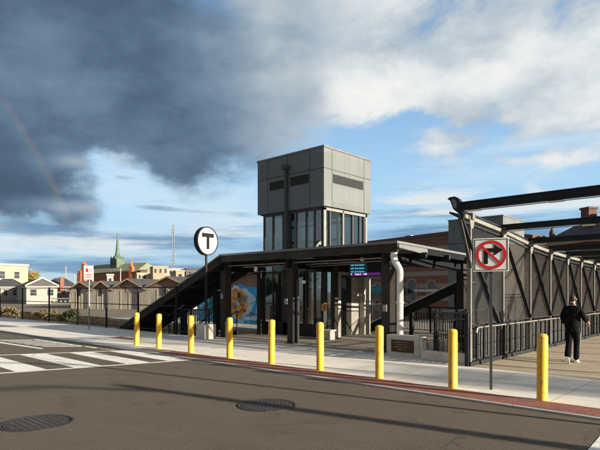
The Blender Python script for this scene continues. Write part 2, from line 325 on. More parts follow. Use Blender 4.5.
M['haze_blue'] = mat('blue_enamel', (.05, .12, .25), .4)
def mesh_screen_mat():
    # fine horizontal louvre blades seen through a painted frame
    return mat('louvre_blade_paint', (.088, .086, .078), .6, 0, var=.25, spec=.2, scale=6)
M['louvre'] = mesh_screen_mat()
M['fasciablack'] = mat('slate_black_paint', (.011, .013, .016), .7, 0, var=.2, scale=4, spec=.1)
M['postgrey'] = mat('grey_post_paint', (.19, .185, .165), .55, 0, var=.15, scale=4, spec=.3)
M['portal'] = mat('satin_portal_steel', (.42, .40, .35), .45, .15, var=.1, scale=3)
M['guardmesh'] = mat('grey_guard_mesh', (.095, .092, .085), .6, 0, var=.2, scale=5)
def mural_mat():
    m = bpy.data.materials.new('painted_mural'); m.use_nodes = True
    T = NT(m.node_tree); b = T.n['Principled BSDF']; g = T.new('ShaderNodeNewGeometry')
    v = g.outputs['Position']
    n = T.noise(v, .75, 3, .5, 1.6)
    c = T.ramp(n, [(.30, (.03, .22, .36)), (.42, (.04, .40, .55)), (.5, (.20, .62, .75)), (.56, (.06, .28, .62)), (.64, (.03, .34, .30)), (.72, (.42, .15, .15))], 'EASE')
    n2 = T.noise(v, 2.1, 4, .6, 1.0)
    c = T.mix(T.rng(n2, .58, .66), c, (.42, .55, .60, 1))
    c = T.mix(T.rng(n2, .40, .34), c, (.25, .07, .05, 1))
    T.put(b.inputs['Base Color'], c); b.inputs['Roughness'].default_value = .7
    return m
M['mural'] = mural_mat()
M['muralorange'] = mat('mural_orange', (.80, .33, .08), .7, var=.35, scale=2.5)
M['muralbrown'] = mat('mural_brown', (.20, .09, .06), .7, var=.5, scale=3, col2=(.55, .40, .22))
M['muralpale'] = mat('mural_pale_blue', (.50, .75, .85), .7, var=.2, scale=2)
M['muralblue'] = mat('mural_bright_blue', (.03, .36, .75), .7, var=.2, scale=1)

# ------------------------------------------------------------------ mesh builders
class MB:
    def __init__(s): s.v = []; s.f = []; s.sm = []
    def add(s, vs, fs, smooth=False):
        o = len(s.v); s.v += [tuple(p) for p in vs]; s.f += [tuple(i+o for i in f) for f in fs]; s.sm += [smooth]*len(fs)
        return s
    def box(s, x0, x1, y0, y1, z0, z1, rot=0, piv=None):
        vs = [(x, y, z) for z in (z0, z1) for y in (y0, y1) for x in (x0, x1)]
        if rot:
            px, py = piv if piv else ((x0+x1)/2, (y0+y1)/2); cc, ss = math.cos(rot), math.sin(rot)
            vs = [(px+(x-px)*cc-(y-py)*ss, py+(x-px)*ss+(y-py)*cc, z) for x, y, z in vs]
        return s.add(vs, [(0, 2, 3, 1), (4, 5, 7, 6), (0, 1, 5, 4), (2, 6, 7, 3), (0, 4, 6, 2), (1, 3, 7, 5)])
    def bar(s, a, b, w, h, up=(0, 0, 1)):
        a, b = Vector(a), Vector(b); d = (b-a).normalized(); u = Vector(up)
        if abs(d.dot(u)) > .98: u = Vector((0, 1, 0))
        r = d.cross(u).normalized(); u = r.cross(d).normalized()
        vs = [p+r*(i*w/2)+u*(j*h/2) for p in (a, b) for i, j in ((-1, -1), (1, -1), (1, 1), (-1, 1))]
        return s.add(vs, [(0, 3, 2, 1), (4, 5, 6, 7), (0, 1, 5, 4), (1, 2, 6, 5), (2, 3, 7, 6), (3, 0, 4, 7)])
    def tube(s, pts, r, n=12, cap=True):
        pts = [Vector(p) for p in pts]; rs = r if isinstance(r, (list, tuple)) else [r]*len(pts)
        rings = []; prev = None
        for i, p in enumerate(pts):
            d = (pts[min(i+1, len(pts)-1)]-pts[max(i-1, 0)]).normalized()
            if prev is None:
                a = Vector((0, 0, 1)) if abs(d.z) < .9 else Vector((1, 0, 0)); x = d.cross(a).normalized()
            else: x = (prev - d*prev.dot(d)).normalized()
            prev = x; y = d.cross(x)
            rings.append([p+(x*math.cos(2*math.pi*k/n)+y*math.sin(2*math.pi*k/n))*rs[i] for k in range(n)])
        vs = [q for g in rings for q in g]
        fs = [(i*n+k, i*n+(k+1) % n, (i+1)*n+(k+1) % n, (i+1)*n+k) for i in range(len(pts)-1) for k in range(n)]
        s.add(vs, fs, True)
        if cap: s.add(rings[0], [tuple(reversed(range(n)))]); s.add(rings[-1], [tuple(range(n))])
        return s
    def lathe(s, cx, cy, prof, n=24):
        vs = [(cx+r*math.cos(2*math.pi*k/n), cy+r*math.sin(2*math.pi*k/n), z) for r, z in prof for k in range(n)]
        fs = [(i*n+k, i*n+(k+1) % n, (i+1)*n+(k+1) % n, (i+1)*n+k) for i in range(len(prof)-1) for k in range(n)]
        s.add(vs, fs, True); s.add(vs[-n:], [tuple(range(n))]); s.add(vs[:n], [tuple(reversed(range(n)))])
        return s
    def prism(s, poly, off):
        # poly: list of 3D points (planar), extruded by vector off
        n = len(poly); o = Vector(off); vs = [Vector(p) for p in poly]+[Vector(p)+o for p in poly]
        return s.add(vs, [tuple(range(n)), tuple(reversed(range(n, 2*n)))]+[(i, i+n, (i+1) % n+n, (i+1) % n) for i in range(n)])
    def build(s, name, m, parent=None, bevel=0):
        me = bpy.data.meshes.new(name); me.from_pydata(s.v, [], s.f); me.update()
        for p, q in zip(me.polygons, s.sm): p.use_smooth = q
        bm = bmesh.new(); bm.from_mesh(me); bmesh.ops.recalc_face_normals(bm, faces=bm.faces); bm.to_mesh(me); bm.free()
        for mm in (m if isinstance(m, (list, tuple)) else [m]): me.materials.append(M[mm] if isinstance(mm, str) else mm)
        o = bpy.data.objects.new(name, me); C.objects.link(o)
        if parent:
            o.parent = parent; o.matrix_parent_inverse = Matrix.Translation(-world_loc(parent))
        if bevel:
            b = o.modifiers.new('bevel', 'BEVEL'); b.width = bevel; b.segments = 2; b.limit_method = 'ANGLE'
        return o
def world_loc(o):
    v = Vector(o.location)
    if o.parent: v = world_loc(o.parent) + (o.matrix_parent_inverse @ v)
    return v
def tag(o, label=None, cat=None, group=None, kind=None):
    if label: o['label'] = label
    if cat: o['category'] = cat
    if group: o['group'] = group
    if kind: o['kind'] = kind
    return o
def thing(name, loc, label, cat, group=None):
    o = bpy.data.objects.new(name, None); C.objects.link(o); o.location = loc; o.empty_display_size = .2
    return tag(o, label, cat, group)
def struct(name, mb, m, **k): return tag(mb.build(name, m, **k), kind='structure')
def copy_tree(o, parent=None):
    c = o.copy(); C.objects.link(c)
    if parent: c.parent = parent
    for ch in [x for x in bpy.data.objects if x.parent == o]: copy_tree(ch, c)
    return c
def text_mesh(name, body, size, m, parent, loc, rot, thick=.002, align='LEFT'):
    cu = bpy.data.curves.new(name, 'FONT'); cu.body = body; cu.size = size; cu.extrude = thick; cu.align_x = align
    t = bpy.data.objects.new(name+'_c', cu); C.objects.link(t)
    dg = bpy.context.evaluated_depsgraph_get(); me = bpy.data.meshes.new_from_object(t.evaluated_get(dg))
    me.transform(Matrix.Translation(Vector(loc)) @ rot); me.materials.clear(); me.materials.append(M[m])
    bpy.data.objects.remove(t); bpy.data.curves.remove(cu)
    o = bpy.data.objects.new(name, me); C.objects.link(o); o.parent = parent
    o.matrix_parent_inverse = Matrix.Translation(-world_loc(parent)); me.name = name
    return o
F2 = Vector((-.678, .735)); R2 = Vector((.735, .678)); C2 = Vector((1.88, -8.32))
def bearing(px, dist):      # plan position of far background things, from a sight line and a distance
    a = (px-300)/520; p = C2 + (F2 + R2*a)*dist
    return p.x, p.y
def hgt(py, dist): return 1.78 + (291.7-py)/520*dist

# ------------------------------------------------------------------ ground
struct('ground', MB().box(-1500, 1500, 14, 2500, -8, -.72), 'earth')
struct('railway_cutting_floor', MB().box(-400, 200, 4.5, 13.6, -8.5, -5.2), 'earth')
struct('road', MB().box(-150, 60, -60, -.072, -2, -.035), 'asphalt')
struct('kerb', MB().box(-150, 60, -.07, 0, -2, -.004), 'granite')
struct('sidewalk', MB().box(-150, 60, 0.002, 4.2, -6, 0), 'concrete')
struct('brick_paving_strip', MB().box(-11.4, 40, .012, .58, .0, .005), 'brickpave')
struct('plaza_floor', MB().box(-14.6, -3.62, 4.202, 22, -.7, 0), 'plaza')
struct('bridge_deck', MB().box(-3.618, 9, 4.202, 60, -.7, 0), 'deck')
struct('bridge_deck_apron', MB().box(-3.55, 20, 3.5, 4.25, -.3, .004), 'deck')
def marks():
    mb = MB(); zt = -.031
    nx = lambda y: -9.52 + .29*y; fx = lambda y: -12.80 + .50*y
    def quad(pts): mb.add([(x, y, zt) for x, y in pts], [tuple(range(len(pts)))])
    ys = [-.3-.8*k for k in range(9)]
    for (f, w) in ((nx, .15), (fx, .15)):
        for a, b in zip([-.1]+ys, ys+[ys[-1]-.8]): quad([(f(a)-w, a), (f(a), a), (f(b), b), (f(b)-w, b)])
    # painted bars run along the street between the two lines; each is clipped clear of the line paint
    for y0, y1 in ((-.10, -.64), (-1.08, -1.65), (-2.21, -2.82), (-3.38, -4.0), (-4.6, -5.2), (-5.8, -6.4)):
        e = .02
        quad([(fx(y0)+e, y0+.02), (nx(y0)-.15-e, y0-.03), (nx(y1)-.15-e, y1-.03), (fx(y1)+e, y1+.02)])
    for k in range(7):
        x = -19.9+.62*k; y = -1.75+.05*k
        quad([(x, y), (x+.25, y), (x+1.25, y+.95), (x+1.0, y+.95)])
    quad([(-20.5, -1.95), (-15.4, -1.65), (-15.3, -1.8), (-20.5, -2.15)]); quad([(-19.0, -.55), (-14.3, -.42), (-14.2, -.52), (-19.0, -.7)])
    struct('crosswalk_marking', mb, 'paint')
    mb = MB(); mb.add([(x, y, zt) for x, y in ((.22, -.95), (.30, -2.3), (.95, -2.3), (.87, -.95))], [(0, 1, 2, 3)]); struct('road_marking', mb, 'paint')
    mb = MB()
    for a, b in ((-15.3, -14.2), (-14.0, -13.3)): mb.add([(a, -.5, zt), (b, -.38, zt), (b, -.30, zt), (a, -.4, zt)], [(0, 1, 2, 3)])
    struct('yellow_survey_marking', mb, 'yellowpaint')
marks()
def gutter():  # kerb shade painted as a dark strip on the asphalt
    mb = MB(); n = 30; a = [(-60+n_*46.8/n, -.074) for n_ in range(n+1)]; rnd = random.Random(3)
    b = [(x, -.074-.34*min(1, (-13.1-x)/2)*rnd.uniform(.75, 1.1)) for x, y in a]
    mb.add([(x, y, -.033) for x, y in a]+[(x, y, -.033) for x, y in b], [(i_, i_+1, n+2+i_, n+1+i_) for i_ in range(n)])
    struct('gutter_shade', mb, 'iron')
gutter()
def tactile():
    mb = MB()
    mb.box(-12.9, -11.42, .13, .62, .0, .005)
    struct('worn_ramp_paving', mb, 'plaza')
    mb = MB().box(-17.3, -15.6, 1.5, 2.0, 0, .004); struct('brick_paving_patch', mb, 'brickpave')
tactile()
for i, (x, y, r, lab) in enumerate([(-5.67, -5.5, .43, 'larger round iron manhole cover in the asphalt at the near left'), (-4.15, -2.56, .43, 'smaller round iron manhole cover in the road in front of the bollards')]):
    t = thing('manhole_cover', (x, y, -.035), lab, 'manhole cover', 'manhole covers in the road')
    MB().lathe(x, y, [(r+.05, -.034), (r+.05, -.0275), (r, -.0275), (r, -.034)], 40).build('frame', 'iron', t)
    mb = MB().lathe(x, y, [(r-.012, -.034), (r-.012, -.028)], 40)
    for a in range(-4, 5):
        for b in range(-4, 5):
            if math.hypot(a, b)*.085 < r-.06: mb.box(x+a*.085-.025, x+a*.085+.025, y+b*.085-.025, y+b*.085+.025, -.028, -.025)
    mb.build('lid', 'iron', t)

# ------------------------------------------------------------------ bollards
bl = ['yellow steel bollard nearest the camera, just right of the no right turn sign', 'yellow bollard in front of the black picket gate, left of the no right turn sign',
      'yellow bollard in front of the concrete plaque wall and white downpipe', 'yellow bollard in front of the glass elevator doors, beside the amber notice',
      'yellow bollard to the left of the front canopy column below the tower', 'yellow bollard just right of the canopy corner column, before the orange mural',
      'yellow bollard directly left of the concrete base of the round T sign', 'yellow bollard below the descending stair canopy, second from the far end of the row',
      'farthest and leftmost yellow bollard, at the foot of the stair canopy']
bx = [-.99, -2.56, -4.18, -5.78, -7.36, -8.97, -10.72, -12.42, -13.75]
b0 = MB().lathe(0, 0, [(.088, 0), (.088, .02), (.085, .03), (.085, 1.035), (.081, 1.062), (.06, 1.083), (.03, 1.092)], 28).build('bollard', 'yellow')
for i, x in enumerate(bx):
    o = b0 if i == 0 else b0.copy()
    if i: C.objects.link(o)
    o.location = (x, .66, 0); o.rotation_euler = (R((-.3, .2, .1, -.2, .3, -.1, .2, -.3, .1)[i]), R((.3, -.2, .2, .1, -.3, .3, -.2, .1, .2)[i]), i)
    tag(o, bl[i], 'bollard', 'yellow bollards along the kerb')

# ------------------------------------------------------------------ signs
def no_turn():
    x, y = -1.97, .96
    t = thing('no_turn_sign', (x, y, 0), 'square white no right turn sign with red ring on a grey post', 'traffic sign')
    mb = MB().bar((x, y+.03, 0), (x, y+.03, 2.77), .05, .035); mb.build('post', 'darkgrey', t)
    zc = 2.45; h = .302
    p = MB().box(x-h, x+h, y-.012, y-.008, zc-h, zc+h).build('sign_panel', 'white', t, bevel=.0015)
    b = MB(); w = .012; e = h-.02; yy0, yy1 = y-.0145, y-.0122
    for a in ((-e, e, e-w, e), (-e, e, -e, -e+w), (-e, -e+w, -e+w, e-w), (e-w, e, -e+w, e-w)): b.box(x+a[0], x+a[1], yy0, yy1, zc+a[2], zc+a[3])
    b.build('border', 'signblack', p)
    a = MB(); q = y-.0165
    a.prism([(x-.125, q, zc-.165), (x-.05, q, zc-.165), (x-.05, q, zc+.045), (x+.05, q, zc+.045), (x+.05, q, zc-.02), (x+.20, q, zc+.083), (x+.05, q, zc+.185), (x+.05, q, zc+.12), (x-.125, q, zc+.12)], (0, .004, 0))
    a.build('arrow', 'signblack', p)
    g = MB(); n = 64; ro, ri = .262, .208; q = y-.0195
    vs = [(x+r_*math.cos(2*math.pi*k/n), yy, zc+r_*math.sin(2*math.pi*k/n)) for yy in (q, q+.004) for r_ in (ro, ri) for k in range(n)]
    fs = []
    for k in range(n):
        k2 = (k+1) % n
        fs += [(k, k2, n+k2, n+k), (2*n+k, 3*n+k, 3*n+k2, 2*n+k2), (k, 2*n+k, 2*n+k2, k2), (n+k, n+k2, 3*n+k2, 3*n+k)]
    g.add(vs, fs)
    d = .233*.7071; w = .022
    g.prism([(x-d-w*.7, q-.001, zc+d-w*.7), (x-d+w*.7, q-.001, zc+d+w*.7), (x+d+w*.7, q-.001, zc-d+w*.7), (x+d-w*.7, q-.001, zc-d-w*.7)], (0, .004, 0))
    g.build('prohibition_ring', 'red', p)
    t.rotation_euler = (0, 0, R(20))
    for zb in (zc+.22, zc-.26): MB().tube([(x, y-.021, zb), (x, y+.05, zb)], .011, 10).build('bolt', 'galv', t)
no_turn()
def small_sign():
    x, y = -22.35, 3.1
    t = thing('parking_sign', (x, y, 0), 'pale white and red street sign on a thin post in front of the fence', 'traffic sign')
    MB().bar((x, y, 0), (x, y, 2.9), .055, .04).build('post', 'paintgrey', t)
    rz = R(35)
    p = MB().box(x-.24, x+.24, y-.05, y-.044, 2.36, 3.02, rz, (x, y)).build('sign_panel', 'white', t)
    m = MB()
    for a, b, c, d in ((-.18, .18, 2.60, 2.63), (-.15, .15, 2.52, 2.55), (-.17, .17, 2.44, 2.47), (-.14, -.02, 2.72, 2.88), (.05, .16, 2.74, 2.77), (.05, .16, 2.83, 2.86)):
        m.box(x+a, x+b, y-.054, y-.0505, c, d, rz, (x, y))
    m.build('red_lettering', 'red', p)
small_sign()
def t_sign():
    x, y = -14.09, 3.75; zc = 3.70; r = .54
    t = thing('transit_sign', (x, y, 0), 'round white T sign with black rim on a black pole in a concrete base', 'sign')
    MB().box(x-.27, x+.27, y-.27, y+.27, 0, .56).build('concrete_base', 'conc_block', t, bevel=.025)
    MB().tube([(x, y, .56), (x, y, zc-r+.02)], .045, 14).build('pole', 'black', t)
    yaw = R(7)
    def rot(p):
        px, py = p[0]-x, p[1]-y; return (x+px*math.cos(yaw)-py*math.sin(yaw), y+px*math.sin(yaw)+py*math.cos(yaw), p[2])
    n = 56; rim = MB(); circ = lambda R_, X: [rot((x+X, y+R_*math.cos(2*math.pi*k/n), zc+R_*math.sin(2*math.pi*k/n))) for k in range(n)]
    vs = circ(r, -.10)+circ(r, .10)+circ(r-.045, .10)+circ(r-.045, .085)+circ(r-.045, -.10)
    fs = []
    for a, b in ((0, 1), (1, 2), (2, 3), (0, 4)): fs += [(a*n+k, a*n+(k+1) % n, b*n+(k+1) % n, b*n+k) for k in range(n)]
    rim.add(vs, fs, False); d = rim.build('rim', 'black', t)
    f = MB(); f.prism(circ(r-.047, .07), Vector(rot((x+.012, y, zc)))-Vector(rot((x, y, zc)))); f.prism(circ(r-.047, -.09), Vector(rot((x+.012, y, zc)))-Vector(rot((x, y, zc))))
    f.build('disc', 'white', t)
    for X in (.083,):
        l = MB(); w = .30; sw = .105; hh = .29; poly = [(-w, hh), (w, hh), (w, hh-sw*1.45), (sw*.62, hh-sw*1.45), (sw*.62, -hh-.02), (-sw*.62, -hh-.02), (-sw*.62, hh-sw*1.45), (-w, hh-sw*1.45)]
        l.prism([rot((x+X, y+a, zc+b)) for a, b in poly], Vector(rot((x+.03, y, 0)))-Vector(rot((x, y, 0))))
        l.build('letter_t', 'signblack', t)
t_sign()

# ------------------------------------------------------------------ elevator tower
TX0, TX1, TY0, TY1 = -14.75, -11.0, 7.0, 10.1
def tower():
    t = thing('elevator_tower', (-12.9, 8.5, 0), 'grey panelled elevator tower with louvres above a glass shaft', 'elevator tower')
    z0, z1 = 5.10, 7.36
    cl = MB().box(TX0, TX1, TY0, TY1, z0, z1).build('cladding', 'panel', t)
    MB().box(TX0-.03, TX1+.03, TY0-.03, TY1+.03, z1, z1+.07).build('coping', 'panelcap', t)
    MB().box(TX0+.1, TX1-.1, TY0+.1, TY1-.1, z0-.04, z0-.002).build('soffit', 'darkgrey', t)
    j = MB(); w = .012
    for x in (-14.12, -11.73): j.box(x-w, x+w, TY0-.003, TY0+.01, z0, z1)
    j.box(-12.95, -12.93, TY0-.003, TY0+.01, z0, z1)
    j.box(TX0, TX1, TY0-.0035, TY0+.01, 6.55, 6.575)
    for y in (7.5, 9.62): j.box(TX1-.01, TX1+.003, y-w, y+w, z0, z1)
    j.box(TX1-.01, TX1+.0035, TY0, TY1, 6.55, 6.575)
    j.build('panel_joint', 'joint', cl)
    def louv(a, b, side, za=6.05, zb=6.40):
        bk = MB(); sl = MB()
        if side == 'f': bk.box(a, b, TY0-.006, TY0+.02, za, zb)
        else: bk.box(TX1-.02, TX1+.006, a, b, za, zb)
        L = bk.build('louvre', 'joint', cl)
        n = 7
        for i in range(n):
            z = za+(i+.2)*(zb-za)/n; h = (zb-za)/n*.5
            if side == 'f': sl.prism([(a, TY0-.007, z), (a, TY0-.03, z), (a, TY0-.007, z+h)], (b-a, 0, 0))
            else: sl.prism([(TX1+.007, a, z), (TX1+.03, a, z), (TX1+.007, a, z+h)], (0, b-a, 0))
        sl.build('blade', 'darkgrey', L)
    louv(-14.0, -13.18, 'f'); louv(-12.78, -11.78, 'f', 6.08, 6.44); louv(7.55, 9.55, 'r')
    # downpipe box on the front
    dp = MB().box(-13.03, -12.90, TY0-.12, TY0-.004, 3.3, 6.98)
    dp.build('downpipe', 'darkgrey', t, bevel=.01)
    MB().box(-13.12, -12.80, TY0-.20, TY0-.01, 6.78, 6.95).build('rainwater_head', 'darkgrey', t, bevel=.01)
    # glass shaft, upper
    gx0, gx1, gy0, gy1 = -14.5, -11.1, 7.1, 9.95
    fr = MB()
    for x in (gx0, -13.95, -13.35, -12.6, -12.05, -11.62, gx1-.12):
        fr.box(x, x+.07, gy0, gy0+.09, 0, z0-.04)
    for x in (-13.3,): fr.box(x, x+.42, gy0-.02, gy0+.09, 0, z0-.04)
    for y in (gy0+.0, 7.48, 8.35, 8.95, 9.45, gy1-.2): fr.box(gx1-.09, gx1, y, y+.07, 2.6, z0-.04)
    for y in (gy0+.0, 9.75): fr.box(gx1-.09, gx1, y, y+.2, 0, 2.6)
    for z in (2.55, 3.35, 4.98): fr.box(gx0, gx1, gy0+.005, gy0+.085, z, z+.08); fr.box(gx1-.085, gx1-.005, gy0, gy1, z, z+.08)
    for x in (gx0, gx1-.1): fr.box(x, x+.1, gy1-.1, gy1, 0, z0-.04)
    for y in (8.3,): fr.box(gx0, gx0+.08, y, y+.08, 0, z0-.04)
    fr.build('frame', 'darkgrey', t)
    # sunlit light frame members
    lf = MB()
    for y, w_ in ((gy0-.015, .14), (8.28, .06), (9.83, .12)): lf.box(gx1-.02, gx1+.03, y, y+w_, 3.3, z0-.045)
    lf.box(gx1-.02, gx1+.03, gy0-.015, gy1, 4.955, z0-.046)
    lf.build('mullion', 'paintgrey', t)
    g = MB().box(gx0+.1, gx1-.1, gy0+.03, gy0+.042, .1, z0-.05); g.build('glass_wall', 'glass', t)
    g = MB().box(gx1-.055, gx1-.043, gy0+.1, gy1-.1, 2.6, z0-.05); g.build('glass_wall', 'glass', t)
    g = MB().box(gx0+.1, gx1-.1, gy1-.04, gy1-.028, .1, z0-.05); g.build('glass_wall', 'glass', t)
    g = MB().box(gx0+.02, gx0+.032, gy0+.1, gy1-.1, .1, z0-.05); g.build('glass_wall', 'glass', t)
    # inside: guide rails, beams, a warm cab panel
    ins = MB()
    for x in (-13.9, -12.2, -11.5): ins.box(x, x+.12, 8.4, 8.52, 0, z0-.06)
    for z in (3.9, 4.6): ins.box(gx0+.2, gx1-.2, 8.55, 8.65, z, z+.1)
    ins.build('guide_rail', 'galv', t)
    MB().box(-13.2, -12.3, 8.9, 9.0, 3.5, 5.0).build('cab_panel', 'wood', t)
    MB().box(-12.9, -12.85, 7.7, 7.75, 0, 5.0).build('cable', 'black', t)
    for x in (-14.0, -12.55, -11.95): MB().box(x, x+.16, 7.5, 7.55, .4, 2.6).build('wood_panel', 'wood', t)
    # entrance portal facing the sun, on the right-hand side
    po = MB(); po.box(gx1, gx1+.35, 7.55, 7.75, 0, 2.45); po.box(gx1, gx1+.35, 9.3, 9.75, 0, 2.45); po.box(gx1, gx1+.352, 7.55, 9.75, 2.45, 2.85)
    po.build('portal', 'portal', t, bevel=.01)
    for a, b, mm in ((7.76, 7.95, 'portal'), (7.96, 8.40, 'winglass'), (8.41, 8.75, 'darkbronze'), (8.76, 9.3, 'portal')):
        MB().box(gx1+.06, gx1+.09, a, b, .02, 2.45).build('door', mm, t)
    MB().box(gx0+.1, gx1-.1, gy0-.02, gy0+.028, 0, .5).build('plinth', 'darkbronze', t)
tower()

# ------------------------------------------------------------------ station canopy
def canopy():
    t = thing('station_canopy', (-10.5, 5, 0), 'flat dark steel station canopy on columns around the elevator tower', 'canopy')
    fy = 4.3; xl, xr = -14.0, -6.05; yb = 10.2
    def zt(y): return 3.21 - .028*(y-fy)
    # roof plate as ring around the tower shaft
    def slab(mb, x0, x1, y0, y1, t0, t1):
        mb.add([(x0, y0, zt(y0)-t1), (x1, y0, zt(y0)-t1), (x1, y1, zt(y1)-t1), (x0, y1, zt(y1)-t1),
                (x0, y0, zt(y0)-t0), (x1, y0, zt(y0)-t0), (x1, y1, zt(y1)-t0), (x0, y1, zt(y1)-t0)],
               [(0, 3, 2, 1), (4, 5, 6, 7), (0, 1, 5, 4), (1, 2, 6, 5), (2, 3, 7, 6), (3, 0, 4, 7)])
    r = MB(); slab(r, xl, xr, fy, 6.8, 0, .06); slab(r, -10.9, xr, 6.802, yb, 0, .06); r.build('roof', 'paintgrey', t)
    f = MB(); slab(f, xl, xr-.0, fy+.02, fy+.10, .062, .30); f.build('fascia', 'darkbronze', t); f = MB(); f2 = MB(); slab(f2, xr-.10, xr-.02, fy+.102, yb-.1, .062, .24); f2.build('fascia', 'fasciablack', t); slab(f, -10.9, xr-.1, yb-.18, yb-.1, .062, .26)
    f.build('fascia', 'darkbronze', t)
    tr = MB(); slab(tr, xl-.01, xr+.02, fy-.012, fy+.015, -.01, .06); slab(tr, xr, xr+.022, fy+.016, yb, -.01, .06); tr.build('roof_edge_trim', 'panelcap', t)
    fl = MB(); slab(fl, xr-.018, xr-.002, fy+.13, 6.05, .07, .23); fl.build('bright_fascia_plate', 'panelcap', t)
    for x in (-14.2, -10.5, -6.5): MB().bar((x+.02, fy+.12, 2.72), (x+.02, 6.9 if x < -11 else yb, 2.62), .14, .24).build('beam', 'fasciablack', t)
    for y in (5.7, 7.2, 8.7): MB().bar((-10.8 if y > 7 else -14.0, y, 2.86), (xr+.15, y, 2.86), .10, .2).build('beam', 'black', t)
    for x in (-12.9, -11.7, -9.3, -8.2, -7.3): MB().bar((x, fy+.1, 2.95), (x, 6.7, 2.9), .07, .14).build('beam', 'black', t)
    for y, z in ((4.62, 2.78), (5.3, 2.74)): MB().tube([(-13.8, y, z), (-6.3, y, z)], .022, 8).build('sprinkler_pipe', 'galv', t)
    for x, y, z in ((-10.63, 4.57, 1.35), (-6.62, 4.58, 1.2), (-14.15, 4.58, 1.5)): MB().box(x-.07, x+.07, y-.05, y+.0, z, z+.2).build('junction_box', 'galv', t, bevel=.006)
    for x, y, w in ((-14.15, 4.75, .3), (-10.49, 4.72, .27), (-6.62, 4.75, .3), (-6.45, 9.2, .26), (-14.1, 6.6, .25), (-10.4, 6.9, .2), (-9.4, 9.8, .22)):
        h = 2.92 - .02*(y-fy)
        c = MB(); c.box(x-w/2, x+w/2, y-w/2, y-w/2+.025, 0, h); c.box(x-w/2, x+w/2, y+w/2-.025, y+w/2, 0, h); c.box(x-.012, x+.012, y-w/2+.025, y+w/2-.025, 0, h)
        c.box(x-w/2+.005, x+w/2-.005, y-w/2-.004, y-w/2-.001, 0, h)
        c.box(x+w/2-.02, x+w/2-.004, y-w/2+.026, y+w/2-.026, 0, h)
        co_ = c.build('column', 'darkbronze', t)
        MB().box(x-w/2-.06, x+w/2+.06, y-w/2-.06, y+w/2+.06, .0, .03).build('base_plate', 'black', co_)
    # light conduit on the middle column and lamps under the roof
    MB().tube([(-10.27, 4.74, 0), (-10.27, 4.74, 2.2)], .05, 10)  .build('conduit', 'darkgrey', t)
    for x, y in ((-13.0, 5.0), (-11.9, 5.2), (-9.6, 5.2), (-8.4, 5.2), (-7.1, 6.4), (-7.1, 8.2)):
        MB().box(x-.32, x+.32, y-.035, y+.035, 2.72, 2.755).build('light_fitting', 'galv', t)
    for x, y, z in ((-12.35, 4.7, 2.62), (-10.0, 4.75, 2.15), (-7.75, 5.0, 2.84)):
        c = MB(); c.lathe(x, y, [(.04, z+.02), (.075, z), (.075, z-.04), (.06, z-.08), (.02, z-.10)], 16); c.build('security_camera', 'white', t)
    # hanging sign bracket cables
    w = MB()
    for a, b_ in (((-13.4, 5.2, 2.5), (-11.2, 5.4, 2.66)), ((-10.9, 5.4, 2.66), (-8.0, 5.5, 2.7)), ((-12.4, 6.3, 2.2), (-11.5, 6.3, 2.6))): w.tube([a, b_], .015, 6)
    w.build('conduit', 'galv', t)
    # white downpipe at the near corner
    px, py = -6.02, 4.42
    pts = [(px-.20, py, 2.93), (px-.20, py, 2.80)]
    for k in range(9):
        s = k/8; pts.append((px-.20+.20*(s*s*(3-2*s)), py, 2.76-.42*s))
    pts += [(px, py, 2.2), (px, py, .56)]
    d = MB().tube(pts, .095, 18).build('downpipe', 'whitepipe', t)
    MB().lathe(px, py, [(.112, 1.45), (.112, 1.51)], 18).build('pipe_collar', 'whitepipe', d)
canopy()

def stair_canopy():
    t = thing('stair_canopy', (-18, 5, 0), 'dark sloping canopy descending to the left over the station stairs', 'canopy')
    x1, z1, x0, z0 = -13.95, 3.20, -22.3, -.16
    sl = (z1-z0)/(x1-x0)
    zt = lambda x: z1+(x-x1)*sl
    def plate(y0, y1, t0, t1, xa=x0, xb=x1):
        m = MB(); m.prism([(xa, y0, zt(xa)-t0), (xb, y0, zt(xb)-t0), (xb, y0, zt(xb)-t1), (xa, y0, zt(xa)-t1)], (0, y1-y0, 0)); return m
    plate(4.3, 6.1, 0, .07).build('roof', 'darkbronze', t)
    plate(4.285, 4.298, -.01, .05).build('edge_trim', 'paintgrey', t)
    plate(4.32, 4.42, .072, .34).build('fascia', 'darkbronze', t)
    plate(6.0, 6.1, .072, .5).build('fascia', 'black', t)
    m = plate(6.0, 6.02, .0, .05, -20.2, -14.0); m = MB(); m.bar((-20.0, 5.93, zt(-20)-.14), (-18.3, 5.93, zt(-18.3)-.14), .03, .05); m.bar((-15.6, 5.93, zt(-15.6)-.14), (-14.7, 5.93, zt(-14.7)-.14), .03, .05); m.build('light_strip', 'light', t)
    for i in range(8):
        x = -21.3+i*1.0; MB().bar((x, 4.42, zt(x)-.2), (x, 6.0, zt(x)-.2), .09, .16).build('beam', 'black', t)
    for x in (-20.0, -18.2, -16.2): MB().bar((x, 4.42, zt(x)-.34), (x+1.0, 6.0, zt(x+1)-.3), .14, .05).build('brace', 'black', t)
    for x in (-16.15, -18.6): MB().box(x-.12, x+.12, 5.75, 5.98, -3, zt(x)-.45).build('column', 'black', t)
stair_canopy()
